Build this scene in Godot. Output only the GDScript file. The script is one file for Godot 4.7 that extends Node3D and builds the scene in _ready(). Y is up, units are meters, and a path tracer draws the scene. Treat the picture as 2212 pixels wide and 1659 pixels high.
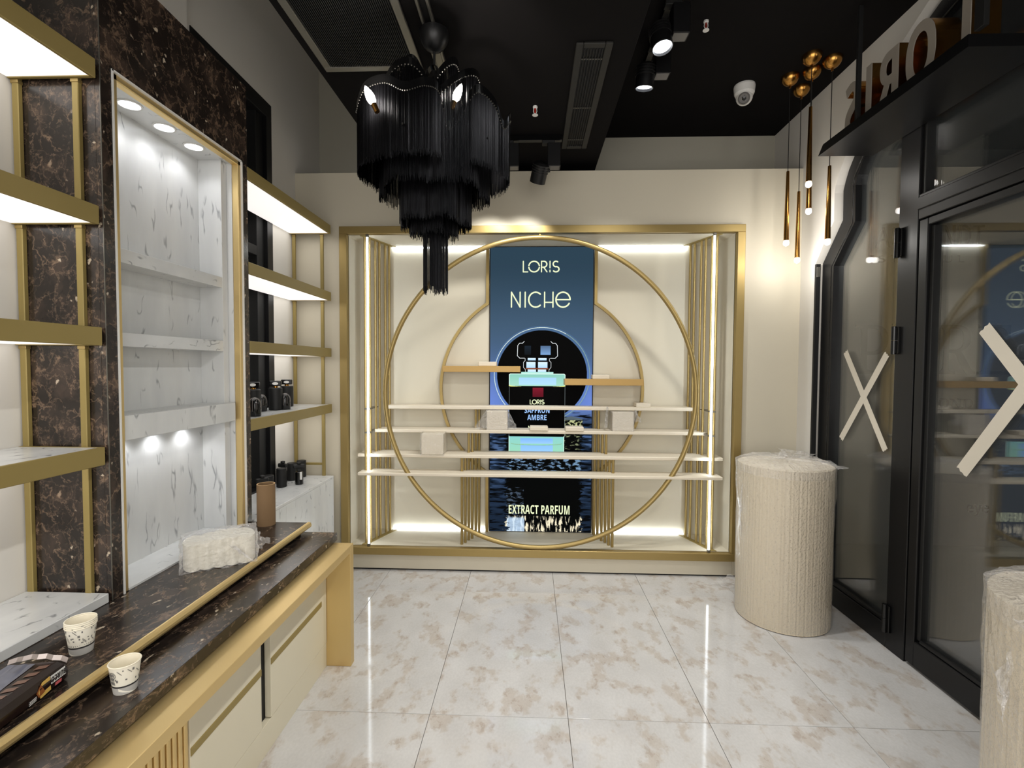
extends Node3D
# Perfume boutique being fitted out: lit shelf bays and counter along wall_left, round gold display niche in wall_back,
# glazed entrance in wall_right, black ceiling with chandelier. Metres, y up, camera at (0, 1.5, 0) looking towards -z.

var taken := {}
var M := {}
var rng := RandomNumberGenerator.new()

# ---------------------------------------------------------------- helpers
func numbered(called: String) -> String:
	if not taken.has(called):
		taken[called] = 0
		return called
	taken[called] += 1
	return "%s_%03d" % [called, taken[called]]

func new_st() -> SurfaceTool:
	var s := SurfaceTool.new()
	s.begin(Mesh.PRIMITIVE_TRIANGLES)
	return s

func tri(s: SurfaceTool, a: Vector3, b: Vector3, c: Vector3, na: Vector3, nb: Vector3, nc: Vector3, ua := Vector2.ZERO, ub := Vector2.ZERO, uc := Vector2.ZERO) -> void:
	var n := (a - c).cross(a - b)
	if n.dot(na + nb + nc) < 0.0:
		var t := b; b = c; c = t
		t = nb; nb = nc; nc = t
		var u := ub; ub = uc; uc = u
	s.set_normal(na); s.set_uv(ua); s.add_vertex(a)
	s.set_normal(nb); s.set_uv(ub); s.add_vertex(b)
	s.set_normal(nc); s.set_uv(uc); s.add_vertex(c)

func quad(s: SurfaceTool, a: Vector3, b: Vector3, c: Vector3, d: Vector3, n: Vector3) -> void:
	var ua := Vector2(0, 1); var ub := Vector2(1, 1); var uc := Vector2(1, 0); var ud := Vector2(0, 0)
	tri(s, a, b, c, n, n, n, ua, ub, uc)
	tri(s, a, c, d, n, n, n, ua, uc, ud)

func quadn(s: SurfaceTool, a: Vector3, b: Vector3, c: Vector3, d: Vector3, na: Vector3, nb: Vector3, nc: Vector3, nd: Vector3, uv := []) -> void:
	if uv.size() == 4:
		tri(s, a, b, c, na, nb, nc, uv[0], uv[1], uv[2])
		tri(s, a, c, d, na, nc, nd, uv[0], uv[2], uv[3])
	else:
		tri(s, a, b, c, na, nb, nc)
		tri(s, a, c, d, na, nc, nd)

# box from corner lo to corner hi; e is the width of the chamfer
func box(s: SurfaceTool, lo: Vector3, hi: Vector3, e := 0.0, X := Transform3D.IDENTITY) -> void:
	var c := (lo + hi) * 0.5
	var h := (hi - lo) * 0.5
	h = Vector3(absf(h.x), absf(h.y), absf(h.z))
	e = minf(e, minf(h.x, minf(h.y, h.z)) * 0.6)
	var P := func(x: float, y: float, z: float) -> Vector3: return X * (c + Vector3(x, y, z))
	var B := X.basis
	for ax in 3:
		for sg in [-1.0, 1.0]:
			var n := Vector3.ZERO
			n[ax] = sg
			var u: int = (ax + 1) % 3
			var v: int = (ax + 2) % 3
			var pts := []
			for k in [[-1, -1], [1, -1], [1, 1], [-1, 1]]:
				var q := Vector3.ZERO
				q[ax] = sg * h[ax]
				q[u] = k[0] * (h[u] - e)
				q[v] = k[1] * (h[v] - e)
				pts.append(P.call(q.x, q.y, q.z))
			quad(s, pts[0], pts[1], pts[2], pts[3], (B * n).normalized())
	if e <= 0.0:
		return
	for ax in 3:
		var u: int = (ax + 1) % 3
		var v: int = (ax + 2) % 3
		for su in [-1.0, 1.0]:
			for sv in [-1.0, 1.0]:
				var pts := []
				for k in [[-1.0, 0], [1.0, 0], [1.0, 1], [-1.0, 1]]:
					var q := Vector3.ZERO
					q[ax] = k[0] * (h[ax] - e)
					q[u] = su * (h[u] - (e if k[1] == 0 else 0.0))
					q[v] = sv * (h[v] - (0.0 if k[1] == 0 else e))
					pts.append(P.call(q.x, q.y, q.z))
				var n := Vector3.ZERO
				n[u] = su; n[v] = sv
				quad(s, pts[0], pts[1], pts[2], pts[3], (B * n).normalized())
	for sx in [-1.0, 1.0]:
		for sy in [-1.0, 1.0]:
			for sz in [-1.0, 1.0]:
				var n: Vector3 = (B * Vector3(sx, sy, sz)).normalized()
				tri(s, P.call(sx * h.x, sy * (h.y - e), sz * (h.z - e)), P.call(sx * (h.x - e), sy * h.y, sz * (h.z - e)), P.call(sx * (h.x - e), sy * (h.y - e), sz * h.z), n, n, n)

# round bar along a row of points; rr is one radius or one for each point
func tube(s: SurfaceTool, pts: Array, rr, sides := 10, closed := false, caps := true) -> void:
	var n := pts.size()
	var rings := []
	var norms := []
	var up := Vector3.UP
	var d0: Vector3 = (pts[1] - pts[0]).normalized()
	if absf(d0.dot(up)) > 0.9:
		up = Vector3.RIGHT
	var side := d0.cross(up).normalized()
	for i in n:
		var d: Vector3
		if closed:
			d = (pts[(i + 1) % n] - pts[(i + n - 1) % n]).normalized()
		elif i == 0:
			d = d0
		elif i == n - 1:
			d = (pts[n - 1] - pts[n - 2]).normalized()
		else:
			d = ((pts[i + 1] - pts[i]).normalized() + (pts[i] - pts[i - 1]).normalized()).normalized()
		side = (side - d * side.dot(d)).normalized()
		var oth := d.cross(side)
		var r: float = rr[i] if rr is Array else rr
		var ring := []
		var nr := []
		for k in sides:
			var a := TAU * k / sides
			var m := side * cos(a) + oth * sin(a)
			nr.append(m)
			ring.append(pts[i] + m * r)
		rings.append(ring)
		norms.append(nr)
	for i in (n if closed else n - 1):
		var j := (i + 1) % n
		for k in sides:
			var l := (k + 1) % sides
			quadn(s, rings[i][k], rings[i][l], rings[j][l], rings[j][k], norms[i][k], norms[i][l], norms[j][l], norms[j][k])
	if caps and not closed:
		for e in [0, n - 1]:
			var d: Vector3 = (pts[0] - pts[1]).normalized() if e == 0 else (pts[n - 1] - pts[n - 2]).normalized()
			for k in range(1, sides - 1):
				tri(s, rings[e][0], rings[e][k], rings[e][k + 1], d, d, d)

# surface of revolution round y at c; prof = [[radius, height], ...] from one end to the other, normals turned right of the way
func lathe(s: SurfaceTool, prof: Array, c: Vector3, seg := 32, X := Transform3D.IDENTITY, flip := false, sharp := true) -> void:
	for i in prof.size() - 1:
		var r0: float = prof[i][0]; var y0: float = prof[i][1]
		var r1: float = prof[i + 1][0]; var y1: float = prof[i + 1][1]
		var t := Vector2(r1 - r0, y1 - y0)
		if t.length() < 1e-7:
			continue
		var m0 := Vector2(t.y, -t.x).normalized()
		var m1 := m0
		if not sharp:
			if i > 0:
				var p := Vector2(r0 - prof[i - 1][0], y0 - prof[i - 1][1])
				m0 = (m0 + Vector2(p.y, -p.x).normalized()).normalized()
			if i < prof.size() - 2:
				var p := Vector2(prof[i + 2][0] - r1, prof[i + 2][1] - y1)
				m1 = (m1 + Vector2(p.y, -p.x).normalized()).normalized()
		if flip:
			m0 = -m0; m1 = -m1
		for k in seg:
			var a := TAU * k / seg
			var b := TAU * (k + 1) / seg
			var ca := Vector3(cos(a), 0, sin(a)); var cb := Vector3(cos(b), 0, sin(b))
			var A := X * (c + ca * r0 + Vector3.UP * y0); var Bq := X * (c + cb * r0 + Vector3.UP * y0)
			var Cq := X * (c + cb * r1 + Vector3.UP * y1); var D := X * (c + ca * r1 + Vector3.UP * y1)
			var nA := X.basis * (ca * m0.x + Vector3.UP * m0.y); var nB := X.basis * (cb * m0.x + Vector3.UP * m0.y)
			var nC := X.basis * (cb * m1.x + Vector3.UP * m1.y); var nD := X.basis * (ca * m1.x + Vector3.UP * m1.y)
			var ua := float(k) / seg; var ub := float(k + 1) / seg
			var va := float(i) / (prof.size() - 1); var vb := float(i + 1) / (prof.size() - 1)
			if r0 > 1e-6:
				tri(s, A, Bq, Cq, nA, nB, nC, Vector2(ua, va), Vector2(ub, va), Vector2(ub, vb))
			if r1 > 1e-6:
				tri(s, A, Cq, D, nA, nC, nD, Vector2(ua, va), Vector2(ub, vb), Vector2(ua, vb))

# polygon in the plane (u, v) pushed from w0 to w1 along w; at(u, v, w) gives the point
func prism(s: SurfaceTool, poly: PackedVector2Array, w0: float, w1: float, at: Callable, smooth := false) -> void:
	var idx := Geometry2D.triangulate_polygon(poly)
	var nw: Vector3 = (at.call(0.0, 0.0, 1.0) - at.call(0.0, 0.0, 0.0)).normalized()
	if w1 < w0:
		nw = -nw
	for i in range(0, idx.size(), 3):
		var a := poly[idx[i]]; var b := poly[idx[i + 1]]; var c := poly[idx[i + 2]]
		tri(s, at.call(a.x, a.y, w1), at.call(b.x, b.y, w1), at.call(c.x, c.y, w1), nw, nw, nw)
		tri(s, at.call(a.x, a.y, w0), at.call(b.x, b.y, w0), at.call(c.x, c.y, w0), -nw, -nw, -nw)
	var area := 0.0
	for i in poly.size():
		var p := poly[i]; var q := poly[(i + 1) % poly.size()]
		area += p.x * q.y - q.x * p.y
	var o0: Vector3 = at.call(0.0, 0.0, 0.0)
	var eu: Vector3 = at.call(1.0, 0.0, 0.0) - o0
	var ev: Vector3 = at.call(0.0, 1.0, 0.0) - o0
	for i in poly.size():
		var p := poly[i]; var q := poly[(i + 1) % poly.size()]
		var d := (q - p).normalized()
		var n2 := Vector2(d.y, -d.x) * (1.0 if area > 0 else -1.0)
		var na := n2; var nb := n2
		if smooth:
			var pp := poly[(i + poly.size() - 1) % poly.size()]; var qq := poly[(i + 2) % poly.size()]
			var d0 := (p - pp).normalized(); var d1 := (qq - q).normalized()
			na = (n2 + Vector2(d0.y, -d0.x) * (1.0 if area > 0 else -1.0)).normalized()
			nb = (n2 + Vector2(d1.y, -d1.x) * (1.0 if area > 0 else -1.0)).normalized()
		var na3: Vector3 = (eu * na.x + ev * na.y).normalized(); var nb3: Vector3 = (eu * nb.x + ev * nb.y).normalized()
		quadn(s, at.call(p.x, p.y, w0), at.call(q.x, q.y, w0), at.call(q.x, q.y, w1), at.call(p.x, p.y, w1), na3, nb3, nb3, na3)

func obj(called: String, s: SurfaceTool, m: Material, parent: Node = null) -> MeshInstance3D:
	var o := MeshInstance3D.new()
	o.mesh = s.commit()
	o.mesh.surface_set_material(0, m)
	if parent == null:
		o.name = numbered(called)
		add_child(o, true)
	else:
		o.name = called
		parent.add_child(o, true)
	return o

func bx(called: String, lo: Vector3, hi: Vector3, m: Material, parent: Node = null, e := 0.0) -> MeshInstance3D:
	var s := new_st()
	box(s, lo, hi, e)
	return obj(called, s, m, parent)

func tag(o: Node, label: String, category: String, group := "") -> Node:
	o.set_meta("label", label)
	o.set_meta("category", category)
	if group != "":
		o.set_meta("group", group)
	return o

func thing(called: String, label: String, category: String, group := "", at := Vector3.ZERO) -> Node3D:
	var o := Node3D.new()
	o.name = numbered(called)
	add_child(o, true)
	o.position = at
	tag(o, label, category, group)
	return o

func struct(called: String) -> Node3D:
	var o := Node3D.new()
	o.name = called
	taken[called] = 0
	add_child(o, true)
	o.set_meta("kind", "structure")
	return o

func text_on(called: String, words: String, font: Font, height: float, depth: float, m: Material, parent: Node, at: Vector3, turn := Vector3.ZERO, squeeze := 1.0) -> MeshInstance3D:
	var t := TextMesh.new()
	t.text = words
	t.font = font
	t.font_size = 64
	t.pixel_size = height / 46.0
	t.depth = depth
	t.curve_step = 2.0
	t.material = m
	var o := MeshInstance3D.new()
	o.mesh = t
	o.name = called
	parent.add_child(o, true)
	o.position = at
	o.rotation = turn
	o.scale = Vector3(squeeze, 1, 1)
	return o

func sysfont(called: String, weight := 400) -> SystemFont:
	var f := SystemFont.new()
	f.font_names = PackedStringArray([called])
	f.font_weight = weight
	return f

# ---------------------------------------------------------------- materials
func mat(c: Color, rough := 0.5, metal := 0.0) -> StandardMaterial3D:
	var m := StandardMaterial3D.new()
	m.albedo_color = c
	m.roughness = rough
	m.metallic = metal
	return m

func glow(c: Color, e: float) -> StandardMaterial3D:
	var m := StandardMaterial3D.new()
	m.albedo_color = Color(0.9, 0.9, 0.9)
	m.roughness = 0.6
	m.emission_enabled = true
	m.emission = c
	m.emission_energy_multiplier = e
	return m

func tri_tex(m: StandardMaterial3D, tex: Texture2D, period: Vector3, offset := Vector3.ZERO) -> StandardMaterial3D:
	m.albedo_texture = tex
	m.albedo_color = Color.WHITE
	m.uv1_triplanar = true
	m.uv1_world_triplanar = true
	m.uv1_triplanar_sharpness = 8.0
	m.uv1_scale = Vector3(1 / period.x, 1 / period.y, 1 / period.z)
	m.uv1_offset = offset
	return m

func noise(sd: int, freq: float, oct := 4, warp := 0.0, ridged := false) -> FastNoiseLite:
	var n := FastNoiseLite.new()
	n.seed = sd
	n.frequency = freq
	n.noise_type = FastNoiseLite.TYPE_SIMPLEX_SMOOTH
	n.fractal_octaves = oct
	n.fractal_type = FastNoiseLite.FRACTAL_RIDGED if ridged else FastNoiseLite.FRACTAL_FBM
	if warp > 0:
		n.domain_warp_enabled = true
		n.domain_warp_amplitude = warp
		n.domain_warp_frequency = freq * 1.2
		n.domain_warp_fractal_octaves = 3
	return n

func bytes(n: FastNoiseLite, w: int, h: int) -> PackedByteArray:
	return n.get_seamless_image(w, h, false, false, 0.15, true).get_data()

func ss(a: float, b: float, x: float) -> float:
	var t := clampf((x - a) / (b - a), 0, 1)
	return t * t * (3 - 2 * t)

func image_of(w: int, h: int, px: PackedByteArray) -> ImageTexture:
	var im := Image.create_from_data(w, h, false, Image.FORMAT_RGB8, px)
	im.generate_mipmaps()
	return ImageTexture.create_from_image(im)

func put(px: PackedByteArray, i: int, c: Color) -> void:
	px[i * 3] = int(clampf(c.r, 0, 1) * 255); px[i * 3 + 1] = int(clampf(c.g, 0, 1) * 255); px[i * 3 + 2] = int(clampf(c.b, 0, 1) * 255)

func dark_marble() -> ImageTexture:
	var w := 1024
	var cloud := bytes(noise(3, 0.006, 5, 40), w, w)
	var va := bytes(noise(11, 0.0075, 3, 60), w, w)
	var vb := bytes(noise(23, 0.013, 3, 45), w, w)
	var fine := bytes(noise(31, 0.05, 3), w, w)
	var gate := bytes(noise(47, 0.006, 2), w, w)
	var fleck := bytes(noise(59, 0.022, 2, 18), w, w)
	var cn := noise(67, 0.011, 1, 70)
	cn.noise_type = FastNoiseLite.TYPE_CELLULAR
	cn.cellular_return_type = FastNoiseLite.RETURN_DISTANCE2_SUB
	cn.fractal_type = FastNoiseLite.FRACTAL_NONE
	var web := bytes(cn, w, w)
	var px := PackedByteArray()
	px.resize(w * w * 3)
	var base := Color(0.140, 0.118, 0.106); var mid := Color(0.290, 0.238, 0.205)
	var tan_ := Color(0.62, 0.51, 0.41); var pale := Color(0.80, 0.74, 0.65)
	for i in w * w:
		var c := base.lerp(mid, ss(0.35, 0.9, cloud[i] / 255.0) * 0.75 + (fine[i] / 255.0 - 0.5) * 0.22)
		var g := gate[i] / 255.0
		var a := 1.0 - absf(va[i] / 255.0 - 0.5) / 0.045
		if a > 0:
			c = c.lerp(tan_, a * a * 0.75 * ss(0.2, 0.6, g))
		var b := 1.0 - absf(vb[i] / 255.0 - 0.47) / 0.032
		if b > 0:
			c = c.lerp(tan_, b * 0.55 * ss(0.75, 0.40, g))
		var e := 1.0 - web[i] / 255.0 / 0.075
		if e > 0:
			c = c.lerp(tan_, e * 0.62 * ss(0.25, 0.7, fine[i] / 255.0 * 0.5 + cloud[i] / 255.0 * 0.5))
		var f := ss(0.83, 0.88, fleck[i] / 255.0) * ss(0.42, 0.62, va[i] / 255.0)
		c = c.lerp(pale, f * 0.85)
		put(px, i, c)
	return image_of(w, w, px)

func white_marble() -> ImageTexture:
	var w := 768
	var cloud := bytes(noise(5, 0.006, 4, 30), w, w)
	var va := bytes(noise(17, 0.010, 3, 8), w, w)
	var gate := bytes(noise(29, 0.010, 2), w, w)
	var fine := bytes(noise(37, 0.06, 3), w, w)
	var px := PackedByteArray()
	px.resize(w * w * 3)
	for i in w * w:
		var c := Color(0.845, 0.85, 0.845).lerp(Color(0.79, 0.795, 0.795), cloud[i] / 255.0)
		var a := 1.0 - absf(va[i] / 255.0 - 0.5) / 0.05
		if a > 0:
			c = c.lerp(Color(0.46, 0.47, 0.48), a * 0.9 * ss(0.56, 0.76, gate[i] / 255.0) * (0.55 + 0.45 * fine[i] / 255.0))
		put(px, i, c)
	return image_of(w, w, px)

func floor_stone() -> ImageTexture:
	var w := 1024
	var cloud := bytes(noise(7, 0.005, 4, 40), w, w)
	var blot := bytes(noise(19, 0.008, 5, 20), w, w)
	var streak := bytes(noise(41, 0.03, 4), w, w)
	var fine := bytes(noise(43, 0.09, 3), w, w)
	var pit := bytes(noise(61, 0.025, 4, 14), w, w)
	var px := PackedByteArray()
	px.resize(w * w * 3)
	for y in w:
		for x in w:
			var i := y * w + x
			var j := y * w + ((x * 5) % w)
			var c := Color(0.795, 0.79, 0.785).lerp(Color(0.745, 0.738, 0.73), cloud[i] / 255.0)
			var b := ss(0.50, 0.80, blot[i] / 255.0 + (streak[i] / 255.0 - 0.5) * 0.35)
			c = c.lerp(Color(0.67, 0.61, 0.55), b * 0.42)
			var p := ss(0.62, 0.75, pit[i] / 255.0 + (fine[i] / 255.0 - 0.5) * 0.4) * ss(0.4, 0.7, blot[i] / 255.0)
			c = c.lerp(Color(0.55, 0.48, 0.42), p * 0.26)
			var k := (fine[i] / 255.0 - 0.5) * 0.035
			put(px, i, Color(c.r + k, c.g + k, c.b + k))
	return image_of(w, w, px)

func soft_normal(freq: float, strength: float, sd: int) -> ImageTexture:
	var im := noise(sd, freq, 4, 12).get_seamless_image(512, 512)
	im.convert(Image.FORMAT_RGBA8)
	im.bump_map_to_normal_map(strength)
	return ImageTexture.create_from_image(im)

func make_materials() -> void:
	var dm := dark_marble()
	var wm := white_marble()
	var fs := floor_stone()
	M.dark_top = tri_tex(mat(Color.WHITE, 0.22), dm, Vector3(1.05, 1.05, 1.6))
	M.dark_side = tri_tex(mat(Color.WHITE, 0.2), dm, Vector3(0.95, 1.1, 1.0), Vector3(0.3, 0.2, 0.6))
	M.white_marble = tri_tex(mat(Color.WHITE, 0.3), wm, Vector3(0.62, 2.3, 0.62))
	M.white_marble_flat = tri_tex(mat(Color.WHITE, 0.25), wm, Vector3(0.7, 0.7, 1.1), Vector3(0.2, 0.5, 0.1))
	M.tiles = []
	for k in 4:
		M.tiles.append(tri_tex(mat(Color.WHITE, 0.07), fs, Vector3(1.3, 1.3, 1.9), Vector3(0.37 * k, 0.11 * k, 0.53 * k)))
	M.grout = mat(Color(0.52, 0.48, 0.44), 0.9)
	M.gold = mat(Color(0.63, 0.545, 0.345), 0.42, 0.65)
	M.gold_paint = mat(Color(0.70, 0.565, 0.33), 0.5, 0.25)
	M.gold_fascia = mat(Color(0.585, 0.515, 0.305), 0.5, 0.3)
	M.gold_light = mat(Color(0.87, 0.765, 0.54), 0.42, 0.85)
	M.brass = mat(Color(0.72, 0.53, 0.27), 0.24, 1.0)
	M.cream = mat(Color(0.80, 0.77, 0.695), 0.55)
	M.cream_lacquer = mat(Color(0.83, 0.80, 0.71), 0.4)
	M.cream_shelf = mat(Color(0.84, 0.80, 0.725), 0.5)
	M.white_wall = mat(Color(0.845, 0.83, 0.80), 0.65)
	M.grey_wall = mat(Color(0.66, 0.645, 0.59), 0.75)
	M.white = mat(Color(0.86, 0.855, 0.84), 0.5)
	M.black_paint = mat(Color(0.085, 0.08, 0.08), 0.8)
	M.black_paint.metallic_specular = 0.15
	M.black_satin = mat(Color(0.05, 0.05, 0.054), 0.4)
	M.black_satin.metallic_specular = 0.3
	M.black_metal = mat(Color(0.085, 0.085, 0.09), 0.38, 0.35)
	M.black_matt = mat(Color(0.035, 0.035, 0.035), 0.6)
	M.black_gloss = mat(Color(0.03, 0.03, 0.032), 0.18)
	M.chain = mat(Color(0.10, 0.10, 0.11), 0.28, 0.85)
	M.steel = mat(Color(0.48, 0.47, 0.44), 0.38, 0.8)
	M.grille = mat(Color(0.022, 0.022, 0.024), 0.6)
	M.paper_white = mat(Color(0.90, 0.88, 0.82), 0.7)
	M.cardboard = mat(Color(0.49, 0.385, 0.265), 0.8)
	M.cup_in = mat(Color(0.93, 0.90, 0.82), 0.55)
	M.dark_ink = mat(Color(0.16, 0.15, 0.15), 0.6)
	M.grey_ink = mat(Color(0.42, 0.41, 0.40), 0.6)
	M.tape = mat(Color(0.83, 0.80, 0.74), 0.75)
	M.led = glow(Color(0.93, 0.97, 1.0), 5.0)
	M.led_strip = glow(Color(0.93, 0.97, 1.0), 7.0)
	M.panel_light = glow(Color(1.0, 0.975, 0.955), 0.58)
	M.bulb = glow(Color(1.0, 0.98, 0.96), 6.0)
	M.lens = glow(Color(0.95, 0.97, 1.0), 4.0)
	var g := mat(Color(0.75, 0.78, 0.78, 0.015), 0.0)
	g.transparency = BaseMaterial3D.TRANSPARENCY_ALPHA
	M.glass = g
	var f := mat(Color(0.95, 0.94, 0.92, 0.09), 0.10)
	f.transparency = BaseMaterial3D.TRANSPARENCY_ALPHA
	f.uv1_triplanar = true
	f.uv1_scale = Vector3(3.3, 3.3, 3.3)
	f.normal_enabled = true
	f.normal_texture = soft_normal(0.03, 26.0, 71)
	f.normal_scale = 1.0
	f.cull_mode = BaseMaterial3D.CULL_DISABLED
	M.film = f
	M.film_thick = f.duplicate()
	M.film_thick.albedo_color = Color(0.95, 0.94, 0.93, 0.22)
	var c := mat(Color(0.845, 0.795, 0.70), 0.45)
	c.uv1_triplanar = true
	c.uv1_scale = Vector3(2.2, 2.2, 2.2)
	c.clearcoat_enabled = true
	c.clearcoat = 0.6
	c.clearcoat_roughness = 0.2
	M.drum = c

# ---------------------------------------------------------------- lights
func area_light(called: String, at: Vector3, towards: Vector3, size: Vector2, energy: float, c: Color, parent: Node = null) -> void:
	var l := AreaLight3D.new()
	l.name = called
	(self if parent == null else parent).add_child(l, true)
	l.area_size = size
	l.area_normalize_energy = true
	l.light_color = c
	l.light_energy = energy
	l.shadow_enabled = true
	var up := Vector3.UP if absf(towards.y) < 0.9 else Vector3.FORWARD
	l.transform = Transform3D(Basis.looking_at(towards, up), at)

func omni(called: String, at: Vector3, energy: float, c: Color, size: float, parent: Node) -> void:
	var l := OmniLight3D.new()
	l.name = called
	parent.add_child(l, true)
	l.position = at
	l.light_energy = energy
	l.light_color = c
	l.light_size = size
	l.omni_range = 12.0
	l.omni_attenuation = 2.0
	l.shadow_enabled = true

func spot(called: String, at: Vector3, towards: Vector3, energy: float, c: Color, angle: float, size: float, parent: Node) -> void:
	var l := SpotLight3D.new()
	l.name = called
	parent.add_child(l, true)
	var up := Vector3.UP if absf(towards.normalized().y) < 0.95 else Vector3.FORWARD
	l.transform = Transform3D(Basis.looking_at(towards, up), at)
	l.light_energy = energy
	l.light_color = c
	l.spot_angle = angle
	l.spot_angle_attenuation = 0.6
	l.light_size = size
	l.spot_range = 14.0
	l.spot_attenuation = 2.0
	l.shadow_enabled = true

const WARM := Color(1.0, 0.99, 0.975)
const REAR := 1.5
const COOL := Color(0.93, 0.97, 1.0)

func _ready() -> void:
	rng.seed = 20240
	# --- camera, surroundings, exposure
	var cam := Camera3D.new()
	cam.name = "camera"
	add_child(cam)
	cam.fov = rad_to_deg(2.0 * atan(829.5 / 1050.0))
	cam.near = 0.05
	cam.far = 60.0
	cam.transform = Transform3D(Basis.from_euler(Vector3(deg_to_rad(-2.06), deg_to_rad(2.14), deg_to_rad(0.2945))), Vector3(0, 1.5, 0))
	cam.current = true
	var env := Environment.new()
	env.background_mode = Environment.BG_COLOR
	env.background_color = Color(0.02, 0.021, 0.023)
	env.tonemap_mode = Environment.TONE_MAPPER_LINEAR
	env.tonemap_exposure = 1.45
	env.sdfgi_enabled = true
	env.ssao_enabled = true
	env.ssil_enabled = true
	var we := WorldEnvironment.new()
	we.environment = env
	add_child(we)

	make_materials()
	build_room()
	build_unseen_panels()
	build_entrance()
	build_corridor()
	build_niche()
	build_left_side()
	build_counter()
	build_ceiling_things()
	build_chandelier()
	build_pendants()
	build_drums()
	build_small_things()

# ---------------------------------------------------------------- room
func build_room() -> void:
	var fl := struct("floor")
	bx("screed", Vector3(-2.0, -0.12, -4.1), Vector3(2.1, -0.009, 1.7), M.grout, fl)
	var xs := [-2.0, -1.615, -1.02, -0.424, 0.171, 0.766, 1.361, 1.96]
	var zs := [-3.52, -3.172, -2.030, -0.888, 0.254, 1.396, 1.7]
	for i in xs.size() - 1:
		for k in zs.size() - 1:
			bx("tile", Vector3(xs[i] + 0.0009, -0.01, zs[k] + 0.0009), Vector3(xs[i + 1] - 0.0009, 0.0, zs[k + 1] - 0.0009), M.tiles[(i * 3 + k * 2 + (i * k) % 3) % 4], fl, 0.0012)

	# ceiling: high black slab, lowered soffit in the middle
	var ce := struct("ceiling")
	bx("upper_slab", Vector3(0.40, 3.295, -4.2), Vector3(2.1, 3.40, 1.8), M.black_paint, ce)
	bx("unseen_bounce_slab", Vector3(-2.0, 3.95, -4.2), Vector3(0.468, 4.05, 1.8), M.white_wall, ce)  # unseen slab, white so that it bounces light onto the upper left wall
	bx("lowered_soffit", Vector3(-1.05, 2.95, -3.899), Vector3(0.468, 3.949, 1.6), M.black_paint, ce, 0.003)

	# back wall: grey wall behind, cream cladding with the niche opening in front of it
	var wb := struct("wall_back")
	bx("masonry", Vector3(-2.0, 0.0, -4.1), Vector3(2.1, 3.95, -3.90), M.grey_wall, wb)
	var zf := -3.488
	var xl := -1.34; var xr := 1.45; var yb := 0.155; var yt := 2.465
	bx("cladding", Vector3(-1.70, yt, zf - 0.02), Vector3(1.88, 2.88, zf), M.cream, wb)
	bx("cladding", Vector3(-1.70, 0.012, zf - 0.02), Vector3(xl, yt, zf), M.cream, wb)
	bx("cladding", Vector3(xr, 0.012, zf - 0.02), Vector3(1.88, yt, zf), M.cream, wb)
	bx("cladding_top", Vector3(-1.70, 2.84, -3.90), Vector3(1.88, 2.88, zf - 0.02), M.cream, wb)
	var bb := struct("baseboard_back")
	bx("plinth_board", Vector3(xl, 0.012, zf - 0.02), Vector3(xr, yb, zf - 0.002), M.cream, bb, 0.001)
	bx("shadow_gap", Vector3(-1.7, 0.0, zf - 0.03), Vector3(1.88, 0.012, zf - 0.012), M.black_matt, bb)  # black strip standing in for the shade in the gap below the plinth

	# wall on the shelf side, with a dark window beside the tall cabinet
	var wl := struct("wall_left")
	bx("masonry", Vector3(-1.9, 0.0, -4.1), Vector3(-1.70, 3.95, -3.165), M.white_wall, wl)
	bx("masonry", Vector3(-1.9, 3.185, -3.165), Vector3(-1.70, 3.95, -2.41), M.white_wall, wl)
	bx("masonry", Vector3(-1.9, 0.0, -3.165), Vector3(-1.70, 0.66, -2.41), M.white_wall, wl)
	bx("masonry", Vector3(-1.9, 0.0, -2.41), Vector3(-1.70, 3.95, 1.7), M.white_wall, wl)
	bx("masonry", Vector3(-1.70, 2.873, -2.33), Vector3(-1.655, 3.95, -1.4), M.white_wall, wl)
	var w1 := struct("window_1")
	bx("outer_frame", Vector3(-1.80, 3.09, -3.165), Vector3(-1.695, 3.185, -2.41), M.black_matt, w1, 0.002)
	bx("outer_frame", Vector3(-1.80, 0.66, -3.165), Vector3(-1.695, 3.09, -3.10), M.black_metal, w1, 0.002)
	bx("sash", Vector3(-1.81, 0.72, -3.10), Vector3(-1.72, 3.09, -3.02), M.black_matt, w1, 0.002)
	bx("outer_frame", Vector3(-1.80, 0.66, -3.10), Vector3(-1.695, 0.72, -2.41), M.black_metal, w1, 0.002)
	bx("sash", Vector3(-1.81, 2.19, -3.02), Vector3(-1.72, 2.25, -2.41), M.black_matt, w1, 0.002)
	bx("pane", Vector3(-1.775, 0.72, -3.02), Vector3(-1.768, 3.09, -2.41), M.glass, w1)
	bx("grey_backing", Vector3(-1.90, 0.66, -3.165), Vector3(-1.86, 3.19, -2.41), mat(Color(0.32, 0.34, 0.33), 0.8), w1)  # plain grey sheet behind the pane

	# closing wall behind the photographer
	var wf := struct("wall_front")
	bx("masonry", Vector3(-2.0, 0.0, 1.6), Vector3(2.1, 3.95, 1.75), M.white_wall, wf)

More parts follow.
